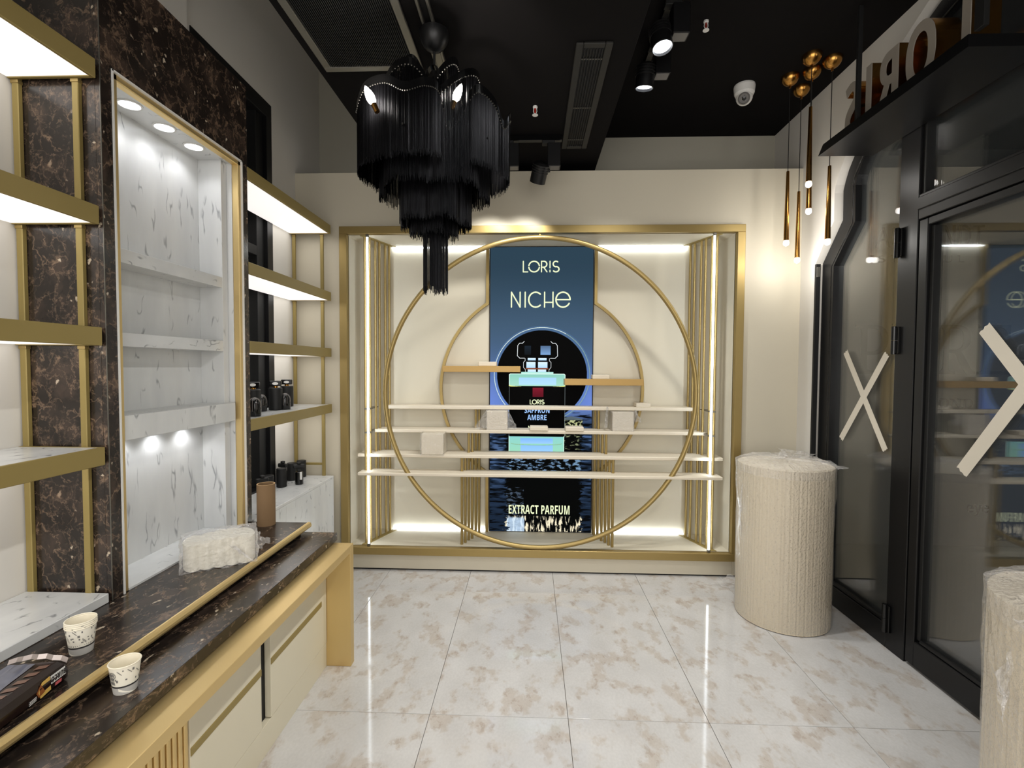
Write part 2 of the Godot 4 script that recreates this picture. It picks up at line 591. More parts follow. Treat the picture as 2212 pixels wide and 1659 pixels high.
# ---------------------------------------------------------------- unseen glowing panels behind the photographer, placed to light the room
func build_unseen_panels() -> void:
	for q in [[-1.22, "beside the shelves"], [0.05, "in the middle of the wall"], [1.1, "beside the entrance"]]:
		var t := thing("unseen_wall_panel", "tall white glowing panel out of view on the closing wall, placed to light the room, %s" % q[1], "light box", "unseen lighting panels on the closing wall")
		bx("casing", Vector3(q[0] - 0.44, 0.50, 1.54), Vector3(q[0] + 0.44, 2.72, 1.599), M.gold, t, 0.004)
		bx("unseen_lit_panel", Vector3(q[0] - 0.40, 0.54, 1.536), Vector3(q[0] + 0.40, 2.68, 1.541), M.panel_light, t)
		area_light("unseen_panel_lamp", Vector3(q[0], 1.61, 1.53), Vector3.FORWARD, Vector2(0.8, 2.1), REAR, Color(1.0, 0.99, 0.975), t)

# ---------------------------------------------------------------- glazed entrance
func arch_half(pts: Array, zc: float) -> Array:
	var out := pts.duplicate()
	for i in range(pts.size() - 1, -1, -1):
		out.append(Vector2(2 * zc - pts[i].x, pts[i].y))
	return out

func build_entrance() -> void:
	var zc := -1.97
	var at_x := func(u: float, v: float, w: float) -> Vector3: return Vector3(w, v, u)
	# white wall with the stepped arch cut out
	var op := arch_half([Vector2(-3.312, 0), Vector2(-3.312, 2.188), Vector2(-3.21, 2.322), Vector2(-3.128, 2.413), Vector2(-3.13, 2.585), Vector2(-3.12, 2.632), Vector2(-3.086, 2.70), Vector2(-2.99, 2.83), Vector2(-2.86, 2.985), Vector2(-2.71, 3.105), Vector2(-2.568, 3.18), Vector2(-2.445, 3.245), Vector2(-2.33, 3.285)], zc)
	var poly := PackedVector2Array([Vector2(-4.1, 0)])
	poly.append_array(PackedVector2Array(op))
	poly.append_array(PackedVector2Array([Vector2(1.7, 0), Vector2(1.7, 3.295), Vector2(-4.1, 3.295)]))
	var s := new_st()
	prism(s, poly, 1.88, 2.02, at_x)
	var wr := struct("wall_right")
	obj("masonry", s, M.white_wall, wr)
	# black lining on the lower jamb, with its lock plate
	bx("jamb_lining", Vector3(1.878, 0.0, -3.316), Vector3(1.908, 2.185, -3.300), M.black_matt, wr, 0.001)
	bx("lock_plate", Vector3(1.882, 2.10, -3.3005), Vector3(1.904, 2.165, -3.298), M.steel, wr, 0.001)

	var d := struct("door_1")
	# frame that follows the arch
	var outer := [Vector2(-3.300, 0), Vector2(-3.300, 2.185), Vector2(-3.104, 2.412), Vector2(-3.107, 2.59), Vector2(-3.09, 2.64), Vector2(-3.06, 2.70), Vector2(-2.965, 2.825), Vector2(-2.84, 2.972), Vector2(-2.70, 3.088), Vector2(-2.56, 3.165), Vector2(-2.42, 3.228), Vector2(-2.30, 3.27)]
	var inner := [Vector2(-3.185, 0), Vector2(-3.185, 2.150), Vector2(-2.990, 2.372), Vector2(-2.996, 2.588), Vector2(-2.98, 2.64), Vector2(-2.93, 2.715), Vector2(-2.855, 2.79), Vector2(-2.745, 2.90), Vector2(-2.62, 3.005), Vector2(-2.51, 3.08), Vector2(-2.398, 3.138), Vector2(-2.28, 3.17)]
	var band := PackedVector2Array(outer)
	for i in range(outer.size() - 1, -1, -1):
		band.append(Vector2(2 * zc - outer[i].x, outer[i].y))
	for i in inner.size():
		band.append(Vector2(2 * zc - inner[i].x, inner[i].y))
	for i in range(inner.size() - 1, -1, -1):
		band.append(inner[i])
	s = new_st()
	prism(s, band, 1.92, 1.985, at_x)
	obj("arch_frame", s, M.black_metal, d)
	# raised bead along the glass side of the frame
	s = new_st()
	var bead := []
	for p in inner:
		bead.append(Vector3(1.922, p.y, p.x - 0.022))
	tube(s, bead, 0.006, 6)
	obj("glazing_bead", s, M.black_gloss, d)
	# fixed side light, mullion, transom
	bx("mullion", Vector3(1.918, 0.0, -2.640), Vector3(1.985, 3.06, -2.512), M.black_metal, d, 0.003)
	bx("mullion_return", Vector3(1.930, 2.36, -2.512), Vector3(1.985, 3.06, -2.490), M.black_matt, d, 0.002)
	bx("fixed_bottom_rail", Vector3(1.918, 0.0, -3.185), Vector3(1.985, 0.125, -2.640), M.black_metal, d, 0.003)
	bx("fixed_bead", Vector3(1.924, 0.125, -3.185), Vector3(1.95, 0.150, -2.640), M.black_metal, d, 0.006)
	bx("transom", Vector3(1.918, 2.238, -2.512), Vector3(1.985, 2.36, -1.43), M.black_metal, d, 0.003)
	bx("transom_lip", Vector3(1.910, 2.285, -2.512), Vector3(1.92, 2.345, -1.43), M.black_metal, d, 0.003)
	bx("mullion", Vector3(1.918, 0.0, -1.43), Vector3(1.985, 3.06, -1.30), M.black_metal, d, 0.003)
	bx("fixed_bottom_rail", Vector3(1.918, 0.0, -1.30), Vector3(1.985, 0.125, -0.76), M.black_metal, d, 0.003)
	# door leaf
	bx("leaf_stile", Vector3(1.920, 0.012, -2.506), Vector3(1.98, 2.232, -2.452), M.black_metal, d, 0.004)
	bx("leaf_stile_inner", Vector3(1.934, 0.15, -2.452), Vector3(1.98, 2.19, -2.430), M.black_matt, d, 0.002)
	bx("leaf_stile", Vector3(1.920, 0.012, -1.49), Vector3(1.98, 2.232, -1.436), M.black_metal, d, 0.004)
	bx("leaf_top_rail", Vector3(1.920, 2.196, -2.452), Vector3(1.98, 2.232, -1.49), M.black_metal, d, 0.004)
	bx("leaf_bottom_rail", Vector3(1.920, 0.012, -2.452), Vector3(1.98, 0.140, -1.49), M.black_metal, d, 0.004)
	bx("leaf_bead", Vector3(1.926, 0.140, -2.43), Vector3(1.95, 0.160, -1.49), M.black_metal, d, 0.006)
	for yy in [[2.075, 2.228], [1.574, 1.719], [0.092, 0.243]]:
		s = new_st()
		var ym: float = (yy[0] + yy[1]) / 2
		tube(s, [Vector3(1.902, yy[0], -2.627), Vector3(1.902, ym - 0.001, -2.627)], 0.0125, 14)
		tube(s, [Vector3(1.902, ym + 0.001, -2.627), Vector3(1.902, yy[1], -2.627)], 0.0125, 14)
		box(s, Vector3(1.905, yy[0] + 0.004, -2.625), Vector3(1.919, yy[1] - 0.004, -2.600), 0.002)
		obj("hinge", s, M.black_gloss, d)
	# double glazing
	for dx in [0.0, 0.016]:
		bx("pane", Vector3(1.952 + dx, 0.13, -3.19), Vector3(1.957 + dx, 2.16, -2.64), M.glass, d)
		bx("pane", Vector3(1.952 + dx, 0.14, -2.452), Vector3(1.957 + dx, 2.20, -1.49), M.glass, d)
		var side := PackedVector2Array([Vector2(-3.19, 2.16)])
		side.append_array(PackedVector2Array(inner.slice(2, 8)))
		side.append_array(PackedVector2Array([Vector2(-2.64, 2.99), Vector2(-2.64, 2.16)]))
		s = new_st()
		prism(s, side, 1.952 + dx, 1.957 + dx, at_x)
		obj("pane", s, M.glass, d)
		s = new_st()
		prism(s, PackedVector2Array([Vector2(-2.50, 2.36), Vector2(-1.43, 2.36), Vector2(-1.43, 3.08), Vector2(-1.55, 3.14), Vector2(-1.66, 3.17), Vector2(-2.28, 3.17), Vector2(-2.39, 3.14), Vector2(-2.50, 3.08)]), 1.952 + dx, 1.957 + dx, at_x)
		obj("pane", s, M.glass, d)
		bx("pane", Vector3(1.952 + dx, 0.13, -1.30), Vector3(1.957 + dx, 2.9, -0.76), M.glass, d)

	# masking tape crosses on the glass
	tape_cross("narrow cross of cream masking tape on the fixed glass side panel", [[1.606, -3.094, 1.052, -2.730], [1.584, -2.736, 1.060, -3.108]], 0.042)
	tape_cross("wide cross of cream masking tape on the glass door leaf", [[1.680, -2.176, 1.03, -1.64], [1.030, -2.258, 1.70, -1.80]], 0.062)

	# suspended black ledge over the door that carries the shop letters
	var l := thing("sign_ledge", "black suspended ledge above the glass door carrying standing gold letters", "ledge")
	s = new_st()
	prism(s, PackedVector2Array([Vector2(-2.845, 2.692), Vector2(-1.905, 2.692), Vector2(-1.905, 2.738), Vector2(-2.80, 2.738)]), 1.612, 1.912, at_x)
	obj("ledge_box", s, M.black_satin, l)
	for zz in [-2.54, -1.87]:
		bx("hanger_post", Vector3(1.617, 2.735, zz - 0.008 - (0.012 if zz > -2 else 0.0)), Vector3(1.637, 3.295, zz + 0.008 + (0.012 if zz > -2 else 0.0)), M.black_matt, l, 0.001)
	var letters := [["L", -2.035], ["O", -2.235], ["R", -2.42], ["I", -2.562], ["S", -2.69]]
	var fnt := sysfont("Droid Sans", 700)
	for q in letters:
		var o := thing("sign_letter", "polished gold standing sign letter %s on the black ledge over the door" % q[0], "letter", "gold sign letters on the door ledge", Vector3(1.75, 2.738, q[1]))
		var t := text_on("letter_body", "l" if q[0] == "I" else q[0], fnt, 0.26, 0.11, M.brass, o, Vector3(0, 0.130, 0), Vector3(0, PI / 2, 0), 0.70)
		var t2 := text_on("letter_face", "l" if q[0] == "I" else q[0], fnt, 0.26, 0.004, mat(Color(0.60, 0.57, 0.53), 0.5), o, Vector3(-0.058, 0.130, 0), Vector3(0, PI / 2, 0), 0.70)

func tape_cross(label: String, strips: Array, w: float) -> void:
	var t := thing("masking_tape_cross", label, "tape")
	var k := 0
	for q in strips:
		var a := Vector2(q[1], q[0]); var b := Vector2(q[3], q[2])
		var d := (b - a).normalized()
		var n := Vector2(-d.y, d.x) * w * 0.5
		var pts := PackedVector2Array()
		for i in 6:
			pts.append(a + n * (1 - i * 0.4) + d * ((i % 2) * 0.006 + rng.randf() * 0.004))
		for i in 6:
			pts.append(b - n * (1 - i * 0.4) + d * ((i % 2) * 0.007 - rng.randf() * 0.004))
		var s := new_st()
		var x0 := 1.9505 - k * 0.0004
		prism(s, pts, x0, x0 - 0.0005, func(u: float, v: float, ww: float) -> Vector3: return Vector3(ww, v, u))
		obj("tape_strip", s, M.tape, t)
		k += 1

# ---------------------------------------------------------------- dim passage outside the glass
func build_corridor() -> void:
	var f := thing("shopfront_board", "grey hoarding board with dark lettering seen through the glass door", "board")
	var g := mat(Color(0.32, 0.32, 0.315), 0.7)
	bx("board", Vector3(2.05, 0.0, -4.30), Vector3(5.6, 3.3, -4.20), g, f)
	var ink := mat(Color(0.02, 0.02, 0.02), 0.8)
	var sans := sysfont("Droid Sans"); var serif := sysfont("Droid Serif")
	text_on("lettering", "AU", sans, 0.165, 0.01, ink, f, Vector3(2.99, 2.585, -4.195), Vector3.ZERO, 0.82)
	text_on("lettering", "UNDT", sans, 0.165, 0.01, ink, f, Vector3(3.50, 2.60, -4.195), Vector3.ZERO, 0.78)
	text_on("lettering", "I S T A N B U L", sans, 0.058, 0.01, ink, f, Vector3(3.20, 2.41, -4.195), Vector3.ZERO, 1.5)
	text_on("lettering", "PURE", serif, 0.41, 0.01, ink, f, Vector3(3.36, 1.65, -4.195), Vector3.ZERO, 0.88)
	text_on("lettering", "DIAMOND", serif, 0.075, 0.01, ink, f, Vector3(3.38, 1.21, -4.195), Vector3.ZERO, 1.25)
	text_on("lettering", "eye", sans, 0.085, 0.01, ink, f, Vector3(3.77, 0.335, -4.195))
	var p := thing("passage_shell", "dark tiled passage floor and walls outside the glass entrance", "passage")
	p.set_meta("kind", "structure")
	bx("passage_slab", Vector3(2.02, -0.12, -4.3), Vector3(5.6, -0.002, 1.7), mat(Color(0.25, 0.24, 0.23), 0.35), p)
	bx("passage_wall", Vector3(5.6, 0.0, -4.3), Vector3(5.7, 3.3, 1.7), mat(Color(0.20, 0.20, 0.20), 0.7), p)
	bx("passage_soffit", Vector3(2.02, 3.3, -4.3), Vector3(5.7, 3.4, 1.7), M.black_paint, p)
	bx("passage_wall", Vector3(2.02, 0.0, 1.7), Vector3(5.7, 3.3, 1.8), mat(Color(0.20, 0.20, 0.20), 0.7), p)

# ---------------------------------------------------------------- display niche in the back wall
const NX0 := -1.316
const NX1 := 1.430
const NY0 := 0.180
const NY1 := 2.440
const NZ := -3.855
const CX := 0.0625

func arc_pts(c: Vector2, r: float, a0: float, a1: float, n: int, z: float) -> Array:
	var out := []
	for i in n + 1:
		var a := lerpf(a0, a1, float(i) / n)
		out.append(Vector3(c.x + r * cos(a), c.y + r * sin(a), z))
	return out

func build_niche() -> void:
	var n := thing("display_niche", "large rectangular wall niche lined in cream with a wide gold frame", "niche")
	bx("back_panel", Vector3(NX0 - 0.02, NY0 - 0.02, NZ - 0.02), Vector3(NX1 + 0.02, NY1 + 0.02, NZ), M.cream, n)
	bx("side_panel", Vector3(NX0 - 0.02, NY0, NZ), Vector3(NX0, NY1, -3.49), M.cream, n)
	bx("side_panel", Vector3(NX1, NY0, NZ), Vector3(NX1 + 0.02, NY1, -3.49), M.cream, n)
	bx("top_panel", Vector3(NX0 - 0.02, NY1, NZ), Vector3(NX1 + 0.02, NY1 + 0.02, -3.49), M.cream, n)
	bx("base_panel", Vector3(NX0 - 0.02, NY0 - 0.02, NZ), Vector3(NX1 + 0.02, NY0, -3.49), M.cream, n)
	var z0 := -3.50; var z1 := -3.452
	bx("frame_bar", Vector3(-1.370, NY0, z0), Vector3(NX0, NY1, z1), M.gold, n, 0.002)
	bx("frame_bar", Vector3(NX1, NY0, z0), Vector3(1.484, NY1, z1), M.gold, n, 0.002)
	bx("frame_bar", Vector3(-1.370, NY1, z0), Vector3(1.484, 2.492, z1), M.gold, n, 0.002)
	bx("frame_bar", Vector3(-1.370, 0.125, z0), Vector3(1.484, NY0, z1), M.gold, n, 0.002)
	# hidden light strips along the back edges
	for q in [[-1.10, -0.335], [0.505, 1.215]]:
		for y in [NY1 - 0.006, NY0 + 0.006]:
			var o := bx("led_strip", Vector3(q[0], y - 0.005, NZ + 0.002), Vector3(q[1], y + 0.005, NZ + 0.014), M.led_strip, n)
			area_light("led_strip_light", Vector3((q[0] + q[1]) / 2, y + (-0.012 if y > 1 else 0.012), NZ + 0.02), Vector3(0, -1 if y > 1 else 1, -0.35).normalized(), Vector2(q[1] - q[0], 0.012), 0.02, COOL, n)

	# large ring standing in the front plane
	var r := thing("large_gold_ring", "huge thin gold ring touching the niche frame at top and bottom", "ring")
	var s := new_st()
	var ring := arc_pts(Vector2(CX, 1.303), 1.108, 0, TAU * 127 / 128.0, 127, -3.470)
	tube(s, ring, 0.0175, 12, true)
	obj("ring_tube", s, M.gold, r)
	for y in [[0.178, 0.186], [2.420, 2.442]]:
		bx("fixing_pin", Vector3(CX - 0.006, y[0], -3.476), Vector3(CX + 0.006, y[1], -3.464), M.gold, r)

	# two smaller arcs either side of the light box, with the bars they run into
	var ac := Vector2(0.0855, 1.325)
	for sd in [-1.0, 1.0]:
		var a := thing("gold_arc", "curved gold bar bulging from the light box on the %s half of the niche" % ("chandelier" if sd < 0 else "glass door"), "arc", "gold arcs beside the light box")
		var pts := []
		var xe := (-0.338 if sd < 0 else 0.506)
		var dx: float = absf(xe - ac.x)
		var th := acos(dx / 0.79)
		pts.append(Vector3(xe, NY1 - 0.002, -3.825))
		for i in 37:
			var t := lerpf(th, -th, i / 36.0)
			pts.append(Vector3(ac.x + sd * 0.79 * cos(t), ac.y + 0.79 * sin(t), -3.825))
		pts.append(Vector3(xe, NY0 + 0.002, -3.825))
		s = new_st()
		# flat bar: section 20 x 26 mm swept along the points
		sweep_bar(s, pts, 0.011, 0.026)
		obj("arc_bar", s, M.gold, a)
	build_light_box()

	# slanted rows of gold rods at the sides, each with an LED tube in front
	for sd in [-1.0, 1.0]:
		var who := "beside the counter end" if sd < 0 else "beside the wrapped drum"
		var t := thing("rod_screen", "slanting row of slim vertical gold rods in the niche %s" % who, "rods", "rod screens in the niche")
		var f := func(x: float) -> float: return x if sd < 0 else 2 * CX - x - 0.015
		for q in [[-1.211, -3.534], [-1.185, -3.559], [-1.167, -3.635], [-1.153, -3.688], [-1.131, -3.764], [-1.111, -3.804]]:
			s = new_st()
			tube(s, [Vector3(f.call(q[0]), NY0 + 0.004, q[1]), Vector3(f.call(q[0]), NY1 - 0.004, q[1])], 0.0095, 8)
			obj("rod", s, M.gold, t)
		for y in [NY0, NY1 - 0.005]:
			s = new_st()
			prism(s, PackedVector2Array([Vector2(f.call(-1.235), -3.50), Vector2(f.call(-1.195), -3.50), Vector2(f.call(-1.065), -3.835), Vector2(f.call(-1.10), -3.835)]), y, y + 0.005, func(u: float, v: float, w: float) -> Vector3: return Vector3(u, w, v))
			obj("mounting_strip", s, M.gold_fascia, t)
		for y in [1.185, 1.01]:
			bx("bracket_pin", Vector3(f.call(-1.19) - 0.02, y - 0.004, -3.70), Vector3(f.call(-1.19) + 0.02, y + 0.004, -3.50), M.steel, t)
		var led := thing("led_tube", "upright glowing white LED tube at the niche front %s" % who, "light tube", "upright LED tubes in the niche")
		var lx: float = -1.174 if sd < 0 else 1.281
		s = new_st()
		tube(s, [Vector3(lx, NY0 + 0.01, -3.478), Vector3(lx, NY1 - 0.01, -3.478)], 0.0075, 10)
		obj("glowing_tube", s, M.led, led)
		for y in [NY0, NY1 - 0.02]:
			bx("end_cap", Vector3(lx - 0.01, y, -3.488), Vector3(lx + 0.01, y + 0.02, -3.468), M.steel, led, 0.002)
		area_light("led_tube_light", Vector3(lx, 1.31, -3.49), Vector3(-sd * 0.35, 0, -1).normalized(), Vector2(0.014, 2.2), 0.10, COOL, led)

	# stepped shelves across the niche with their rods
	var sh := [[1.170, 1.196, -1.109, 1.234, -3.845, -3.70, "topmost"], [0.998, 1.022, -1.175, 1.305, -3.80, -3.62, "second from the top"], [0.826, 0.850, -1.274, 1.392, -3.72, -3.53, "third from the top"], [0.705, 0.727, -1.246, 1.362, -3.60, -3.45, "lowest"]]
	var rods := [[[-0.419, -3.753], [-0.397, -3.794]], [[-0.459, -3.634], [-0.437, -3.668]], [[-0.498, -3.543], [-0.477, -3.579]], []]
	var su := thing("stepped_shelf_unit", "unit of four long thin cream shelves stepping forward on slim gold rods", "shelf unit")
	for i in 4:
		var q: Array = sh[i]
		bx("shelf_board", Vector3(q[2], q[0], q[4]), Vector3(q[3], q[1], q[5]), M.cream_shelf, su, 0.004)
		for rd in rods[i]:
			for sd in [-1.0, 1.0]:
				s = new_st()
				var x: float = rd[0] if sd < 0 else 2 * CX - rd[0] - 0.015
				tube(s, [Vector3(x, NY0 + 0.002, rd[1]), Vector3(x, q[0], rd[1])], 0.0105, 8)
				obj("support_rod", s, M.gold, su)
	# two short gold shelves on the arcs
	var gs := [[-0.672, -0.076, 1.456, 1.503, "on the chandelier side arc"], [0.262, 0.855, 1.360, 1.408, "on the door side arc"]]
	for q in gs:
		tag(bx("gold_arc_shelf", Vector3(q[0], q[2], -3.84), Vector3(q[1], q[3], -3.70), M.gold_paint, null, 0.002), "short gold shelf before the light box, %s" % q[4], "shelf", "short gold shelves in the niche")
	# plinths and wrapped boxes on the shelves
	var pl := [[-0.40, -0.26, 1.503, 1.536, -3.78, "on the gold shelf towards the chandelier"], [0.475, 0.605, 1.408, 1.44, -3.78, "on the gold shelf towards the glass door"], [0.805, 0.915, 1.196, 1.226, -3.76, "on the topmost cream shelf"], [0.0, 0.135, 1.022, 1.052, -3.66, "on the second cream shelf under the bottle picture"], [0.265, 0.40, 1.022, 1.052, -3.66, "on the second cream shelf beside the gold rods"]]
	for q in pl:
		tag(bx("display_plinth", Vector3(q[0], q[2], q[4] - 0.05), Vector3(q[1], q[3], q[4] + 0.05), M.cream_shelf, null, 0.003), "low cream display block %s" % q[5], "block", "low display blocks in the niche")
	var bxs := [[-0.795, -0.635, 0.850, 1.005, -3.66, -3.52, "third shelf, film pulled tight"], [-0.325, -0.17, 1.022, 1.165, -3.75, -3.63, "second shelf, film spreading to both sides"], [0.615, 0.77, 1.022, 1.165, -3.75, -3.63, "second shelf, film bunched at its shoulders"]]
	for i in 3:
		var q: Array = bxs[i]
		var t := thing("wrapped_box", "small cream box in clear plastic on the %s" % q[6], "box", "wrapped boxes in the niche")
		bx("carton", Vector3(q[0], q[2], q[4]), Vector3(q[1], q[3], q[5]), M.cream_shelf, t, 0.004)
		var c := Vector3((q[0] + q[1]) / 2, (q[2] + q[3]) / 2, (q[4] + q[5]) / 2)
		s = new_st()
		if i == 0:
			crumple_box(s, c, Vector3(q[1] - q[0] + 0.012, q[3] - q[2] + 0.010, q[5] - q[4] + 0.012) / 2, 0.004, 7)
		elif i == 1:
			crumple_sheet(s, Vector3(q[0] - 0.10, q[2] + 0.005, c.z + 0.03), Vector3(q[0] + 0.01, q[3] + 0.005, c.z + 0.05), 1)
			crumple_sheet(s, Vector3(q[1] + 0.075, q[2] + 0.005, c.z + 0.03), Vector3(q[1] - 0.005, q[3] + 0.005, c.z + 0.05), 2)
			crumple_box(s, c, Vector3(q[1] - q[0] + 0.006, q[3] - q[2] + 0.006, q[5] - q[4] + 0.008) / 2, 0.002, 8)
		else:
			crumple_sheet(s, Vector3(q[0] - 0.055, q[2] + 0.02, c.z + 0.02), Vector3(q[0] - 0.035, q[3] + 0.04, c.z + 0.05), 3)
			crumple_sheet(s, Vector3(q[1] + 0.07, q[3] - 0.075, c.z + 0.02), Vector3(q[1] + 0.012, q[3] + 0.015, c.z + 0.05), 4)
			crumple_box(s, c, Vector3(q[1] - q[0] + 0.006, q[3] - q[2] + 0.006, q[5] - q[4] + 0.008) / 2, 0.002, 9)
		obj("plastic_film", s, M.film_thick if i > 0 else M.film, t)

# flat bar (half width a across the plane, b deep in z) along points that lie in a plane z = const
func sweep_bar(s: SurfaceTool, pts: Array, a: float, b: float) -> void:
	var n := pts.size()
	var L := []
	var R := []
	for i in n:
		var d0: Vector3 = (pts[maxi(i, 1)] - pts[maxi(i, 1) - 1]).normalized()
		var d1: Vector3 = (pts[mini(i + 1, n - 1)] - pts[mini(i + 1, n - 1) - 1]).normalized()
		var d := (d0 + d1).normalized()
		var m := Vector3(-d.y, d.x, 0)
		var k := 1.0 / maxf(0.5, m.dot(Vector3(-d0.y, d0.x, 0)))
		L.append(pts[i] + m * a * k)
		R.append(pts[i] - m * a * k)
	var F := Vector3(0, 0, b / 2)
	for i in n - 1:
		var d: Vector3 = (pts[i + 1] - pts[i]).normalized()
		var m := Vector3(-d.y, d.x, 0)
		quad(s, L[i] + F, L[i + 1] + F, R[i + 1] + F, R[i] + F, Vector3.BACK)
		quad(s, L[i] - F, L[i + 1] - F, R[i + 1] - F, R[i] - F, Vector3.FORWARD)
		quad(s, L[i] + F, L[i + 1] + F, L[i + 1] - F, L[i] - F, m)
		quad(s, R[i] + F, R[i + 1] + F, R[i + 1] - F, R[i] - F, -m)

# thin crumpled film round a box
func crumple_box(s: SurfaceTool, c: Vector3, h: Vector3, amp: float, sd: int) -> void:
	var nz := noise(sd, 9.0, 3)
	for ax in 3:
		for sg in [-1.0, 1.0]:
			if ax == 1 and sg < 0:
				continue
			var u := (ax + 1) % 3
			var v := (ax + 2) % 3
			var nn := 14
			var g := []
			for i in nn + 1:
				var row := []
				for j in nn + 1:
					var q := Vector3.ZERO
					q[ax] = sg * h[ax]
					q[u] = lerpf(-h[u], h[u], float(i) / nn)
					q[v] = lerpf(-h[v], h[v], float(j) / nn)
					var d := q.normalized() * amp * (0.5 + nz.get_noise_3dv((c + q) * 3.0))
					row.append(c + q + d)
				g.append(row)
			var nrm := Vector3.ZERO
			nrm[ax] = sg
			for i in nn:
				for j in nn:
					facet(s, g[i][j], g[i + 1][j], g[i + 1][j + 1], g[i][j + 1], nrm)

func facet(s: SurfaceTool, a: Vector3, b: Vector3, c: Vector3, d: Vector3, out: Vector3) -> void:
	for t in [[a, b, c], [a, c, d]]:
		var n: Vector3 = (t[0] - t[2]).cross(t[0] - t[1])
		if n.length() < 1e-12:
			continue
		n = n.normalized()
		if n.dot(out) < 0:
			n = -n
		tri(s, t[0], t[1], t[2], n, n, n)

# loose flap of film between two opposite corners
func crumple_sheet(s: SurfaceTool, a: Vector3, b: Vector3, sd: int) -> void:
	var nz := noise(sd + 90, 14.0, 3)
	var nn := 9
	var g := []
	for i in nn + 1:
		var row := []
		for j in nn + 1:
			var u := float(i) / nn
			var v := float(j) / nn
			var taper := 1.0 - v * 0.55 * (1 - u)
			var p := Vector3(lerpf(b.x, a.x, (1 - u) * (1.0 - 0.75 * v * v) * taper), lerpf(a.y, b.y, v), lerpf(a.z, b.z, u))
			p += Vector3(nz.get_noise_2d(i * 2.1, j * 1.3), nz.get_noise_2d(i * 1.7 + 50, j), nz.get_noise_2d(i * 2.0, j * 1.9 + 70) * 2.5) * 0.012
			row.append(p)
		g.append(row)
	for i in nn:
		for j in nn:
			facet(s, g[i][j], g[i + 1][j], g[i + 1][j + 1], g[i][j + 1], Vector3.BACK)

# ---------------------------------------------------------------- back-lit poster
var PW := 563
var PH := 1590
var P_img: Image

func p_blend(x: int, y: int, c: Color, a: float) -> void:
	if x >= 0 and y >= 0 and x < PW and y < PH:
		P_img.set_pixel(x, y, P_img.get_pixel(x, y).lerp(c, clampf(a, 0, 1)))

func p_line(a: Vector2, b: Vector2, w: float, c: Color) -> void:
	var lo := Vector2(minf(a.x, b.x), minf(a.y, b.y)) - Vector2.ONE * (w + 1)
	var hi := Vector2(maxf(a.x, b.x), maxf(a.y, b.y)) + Vector2.ONE * (w + 1)
	for y in range(int(lo.y), int(hi.y) + 1):
		for x in range(int(lo.x), int(hi.x) + 1):
			var p := Vector2(x, y)
			var d := Geometry2D.get_closest_point_to_segment(p, a, b).distance_to(p)
			if d < w / 2 + 0.5:
				p_blend(x, y, c, w / 2 + 0.5 - d)

func p_poly(pts: Array, w: float, c: Color) -> void:
	for i in pts.size() - 1:
		p_line(pts[i], pts[i + 1], w, c)

func p_arc(o: Vector2, r: Vector2, a0: float, a1: float, w: float, c: Color) -> void:
	var pts := []
	var n := maxi(8, int(absf(a1 - a0) * r.length() / 5.0))
	for i in n + 1:
		var a := deg_to_rad(lerpf(a0, a1, float(i) / n))
		pts.append(o + Vector2(cos(a) * r.x, sin(a) * r.y))
	p_poly(pts, w, c)

func p_rect(r: Rect2, c: Color, c2: Color, a := 1.0) -> void:
	for y in range(int(r.position.y), int(r.end.y)):
		var t := (y - r.position.y) / r.size.y
		for x in range(int(r.position.x), int(r.end.x)):
			p_blend(x, y, c.lerp(c2, t), a)

# the two words of the brand lettering, drawn stroke by stroke; h is the cap height
func p_loris(x: float, y: float, h: float, w: float, c: Color) -> void:
	p_poly([Vector2(x, y), Vector2(x, y + h), Vector2(x + 0.42 * h, y + h)], w, c)
	var o := Vector2(x + 1.02 * h, y + h / 2)
	var r := Vector2(h * 0.5, h * 0.5)
	p_arc(o, r, 190, 350, w, c); p_arc(o, r, 10, 170, w, c)
	var xr := x + 1.72 * h
	p_poly([Vector2(xr, y + h), Vector2(xr, y)], w, c)
	p_line(Vector2(xr, y), Vector2(xr + 0.22 * h, y), w, c)
	p_arc(Vector2(xr + 0.22 * h, y + 0.28 * h), Vector2(0.28, 0.28) * h, -90, 90, w, c)
	p_line(Vector2(xr, y + 0.56 * h), Vector2(xr + 0.22 * h, y + 0.56 * h), w, c)
	p_line(Vector2(xr + 0.2 * h, y + 0.56 * h), Vector2(xr + 0.52 * h, y + h), w, c)
	var xi := x + 2.52 * h
	p_line(Vector2(xi, y), Vector2(xi, y + 0.62 * h), w, c)
	p_line(Vector2(xi, y + 0.84 * h), Vector2(xi, y + h), w, c)
	var xs := x + 3.08 * h
	p_arc(Vector2(xs, y + 0.26 * h), Vector2(0.26, 0.26) * h, 310, 90, w, c)
	p_arc(Vector2(xs, y + 0.75 * h), Vector2(0.29, 0.25) * h, -90, 140, w, c)

func p_niche(x: float, y: float, h: float, w: float, c: Color) -> void:
	p_poly([Vector2(x, y + h), Vector2(x, y), Vector2(x + 0.58 * h, y + h), Vector2(x + 0.58 * h, y)], w, c)
	p_line(Vector2(x + 0.92 * h, y), Vector2(x + 0.92 * h, y + h), w, c)
	p_arc(Vector2(x + 1.62 * h, y + h / 2), Vector2(0.46, 0.5) * h, 48, 312, w, c)
	var xh := x + 2.22 * h
	p_line(Vector2(xh, y), Vector2(xh, y + h), w, c)
	p_line(Vector2(xh + 0.56 * h, y), Vector2(xh + 0.56 * h, y + h), w, c)
	p_line(Vector2(xh, y + 0.68 * h), Vector2(xh + 0.56 * h, y + 0.68 * h), w, c)
	var o := Vector2(x + 3.45 * h, y + h / 2)
	p_arc(o, Vector2(0.47, 0.5) * h, 30, 360, w, c)
	p_line(o + Vector2(-0.47 * h, 0), o + Vector2(0.47 * h, 0), w, c)

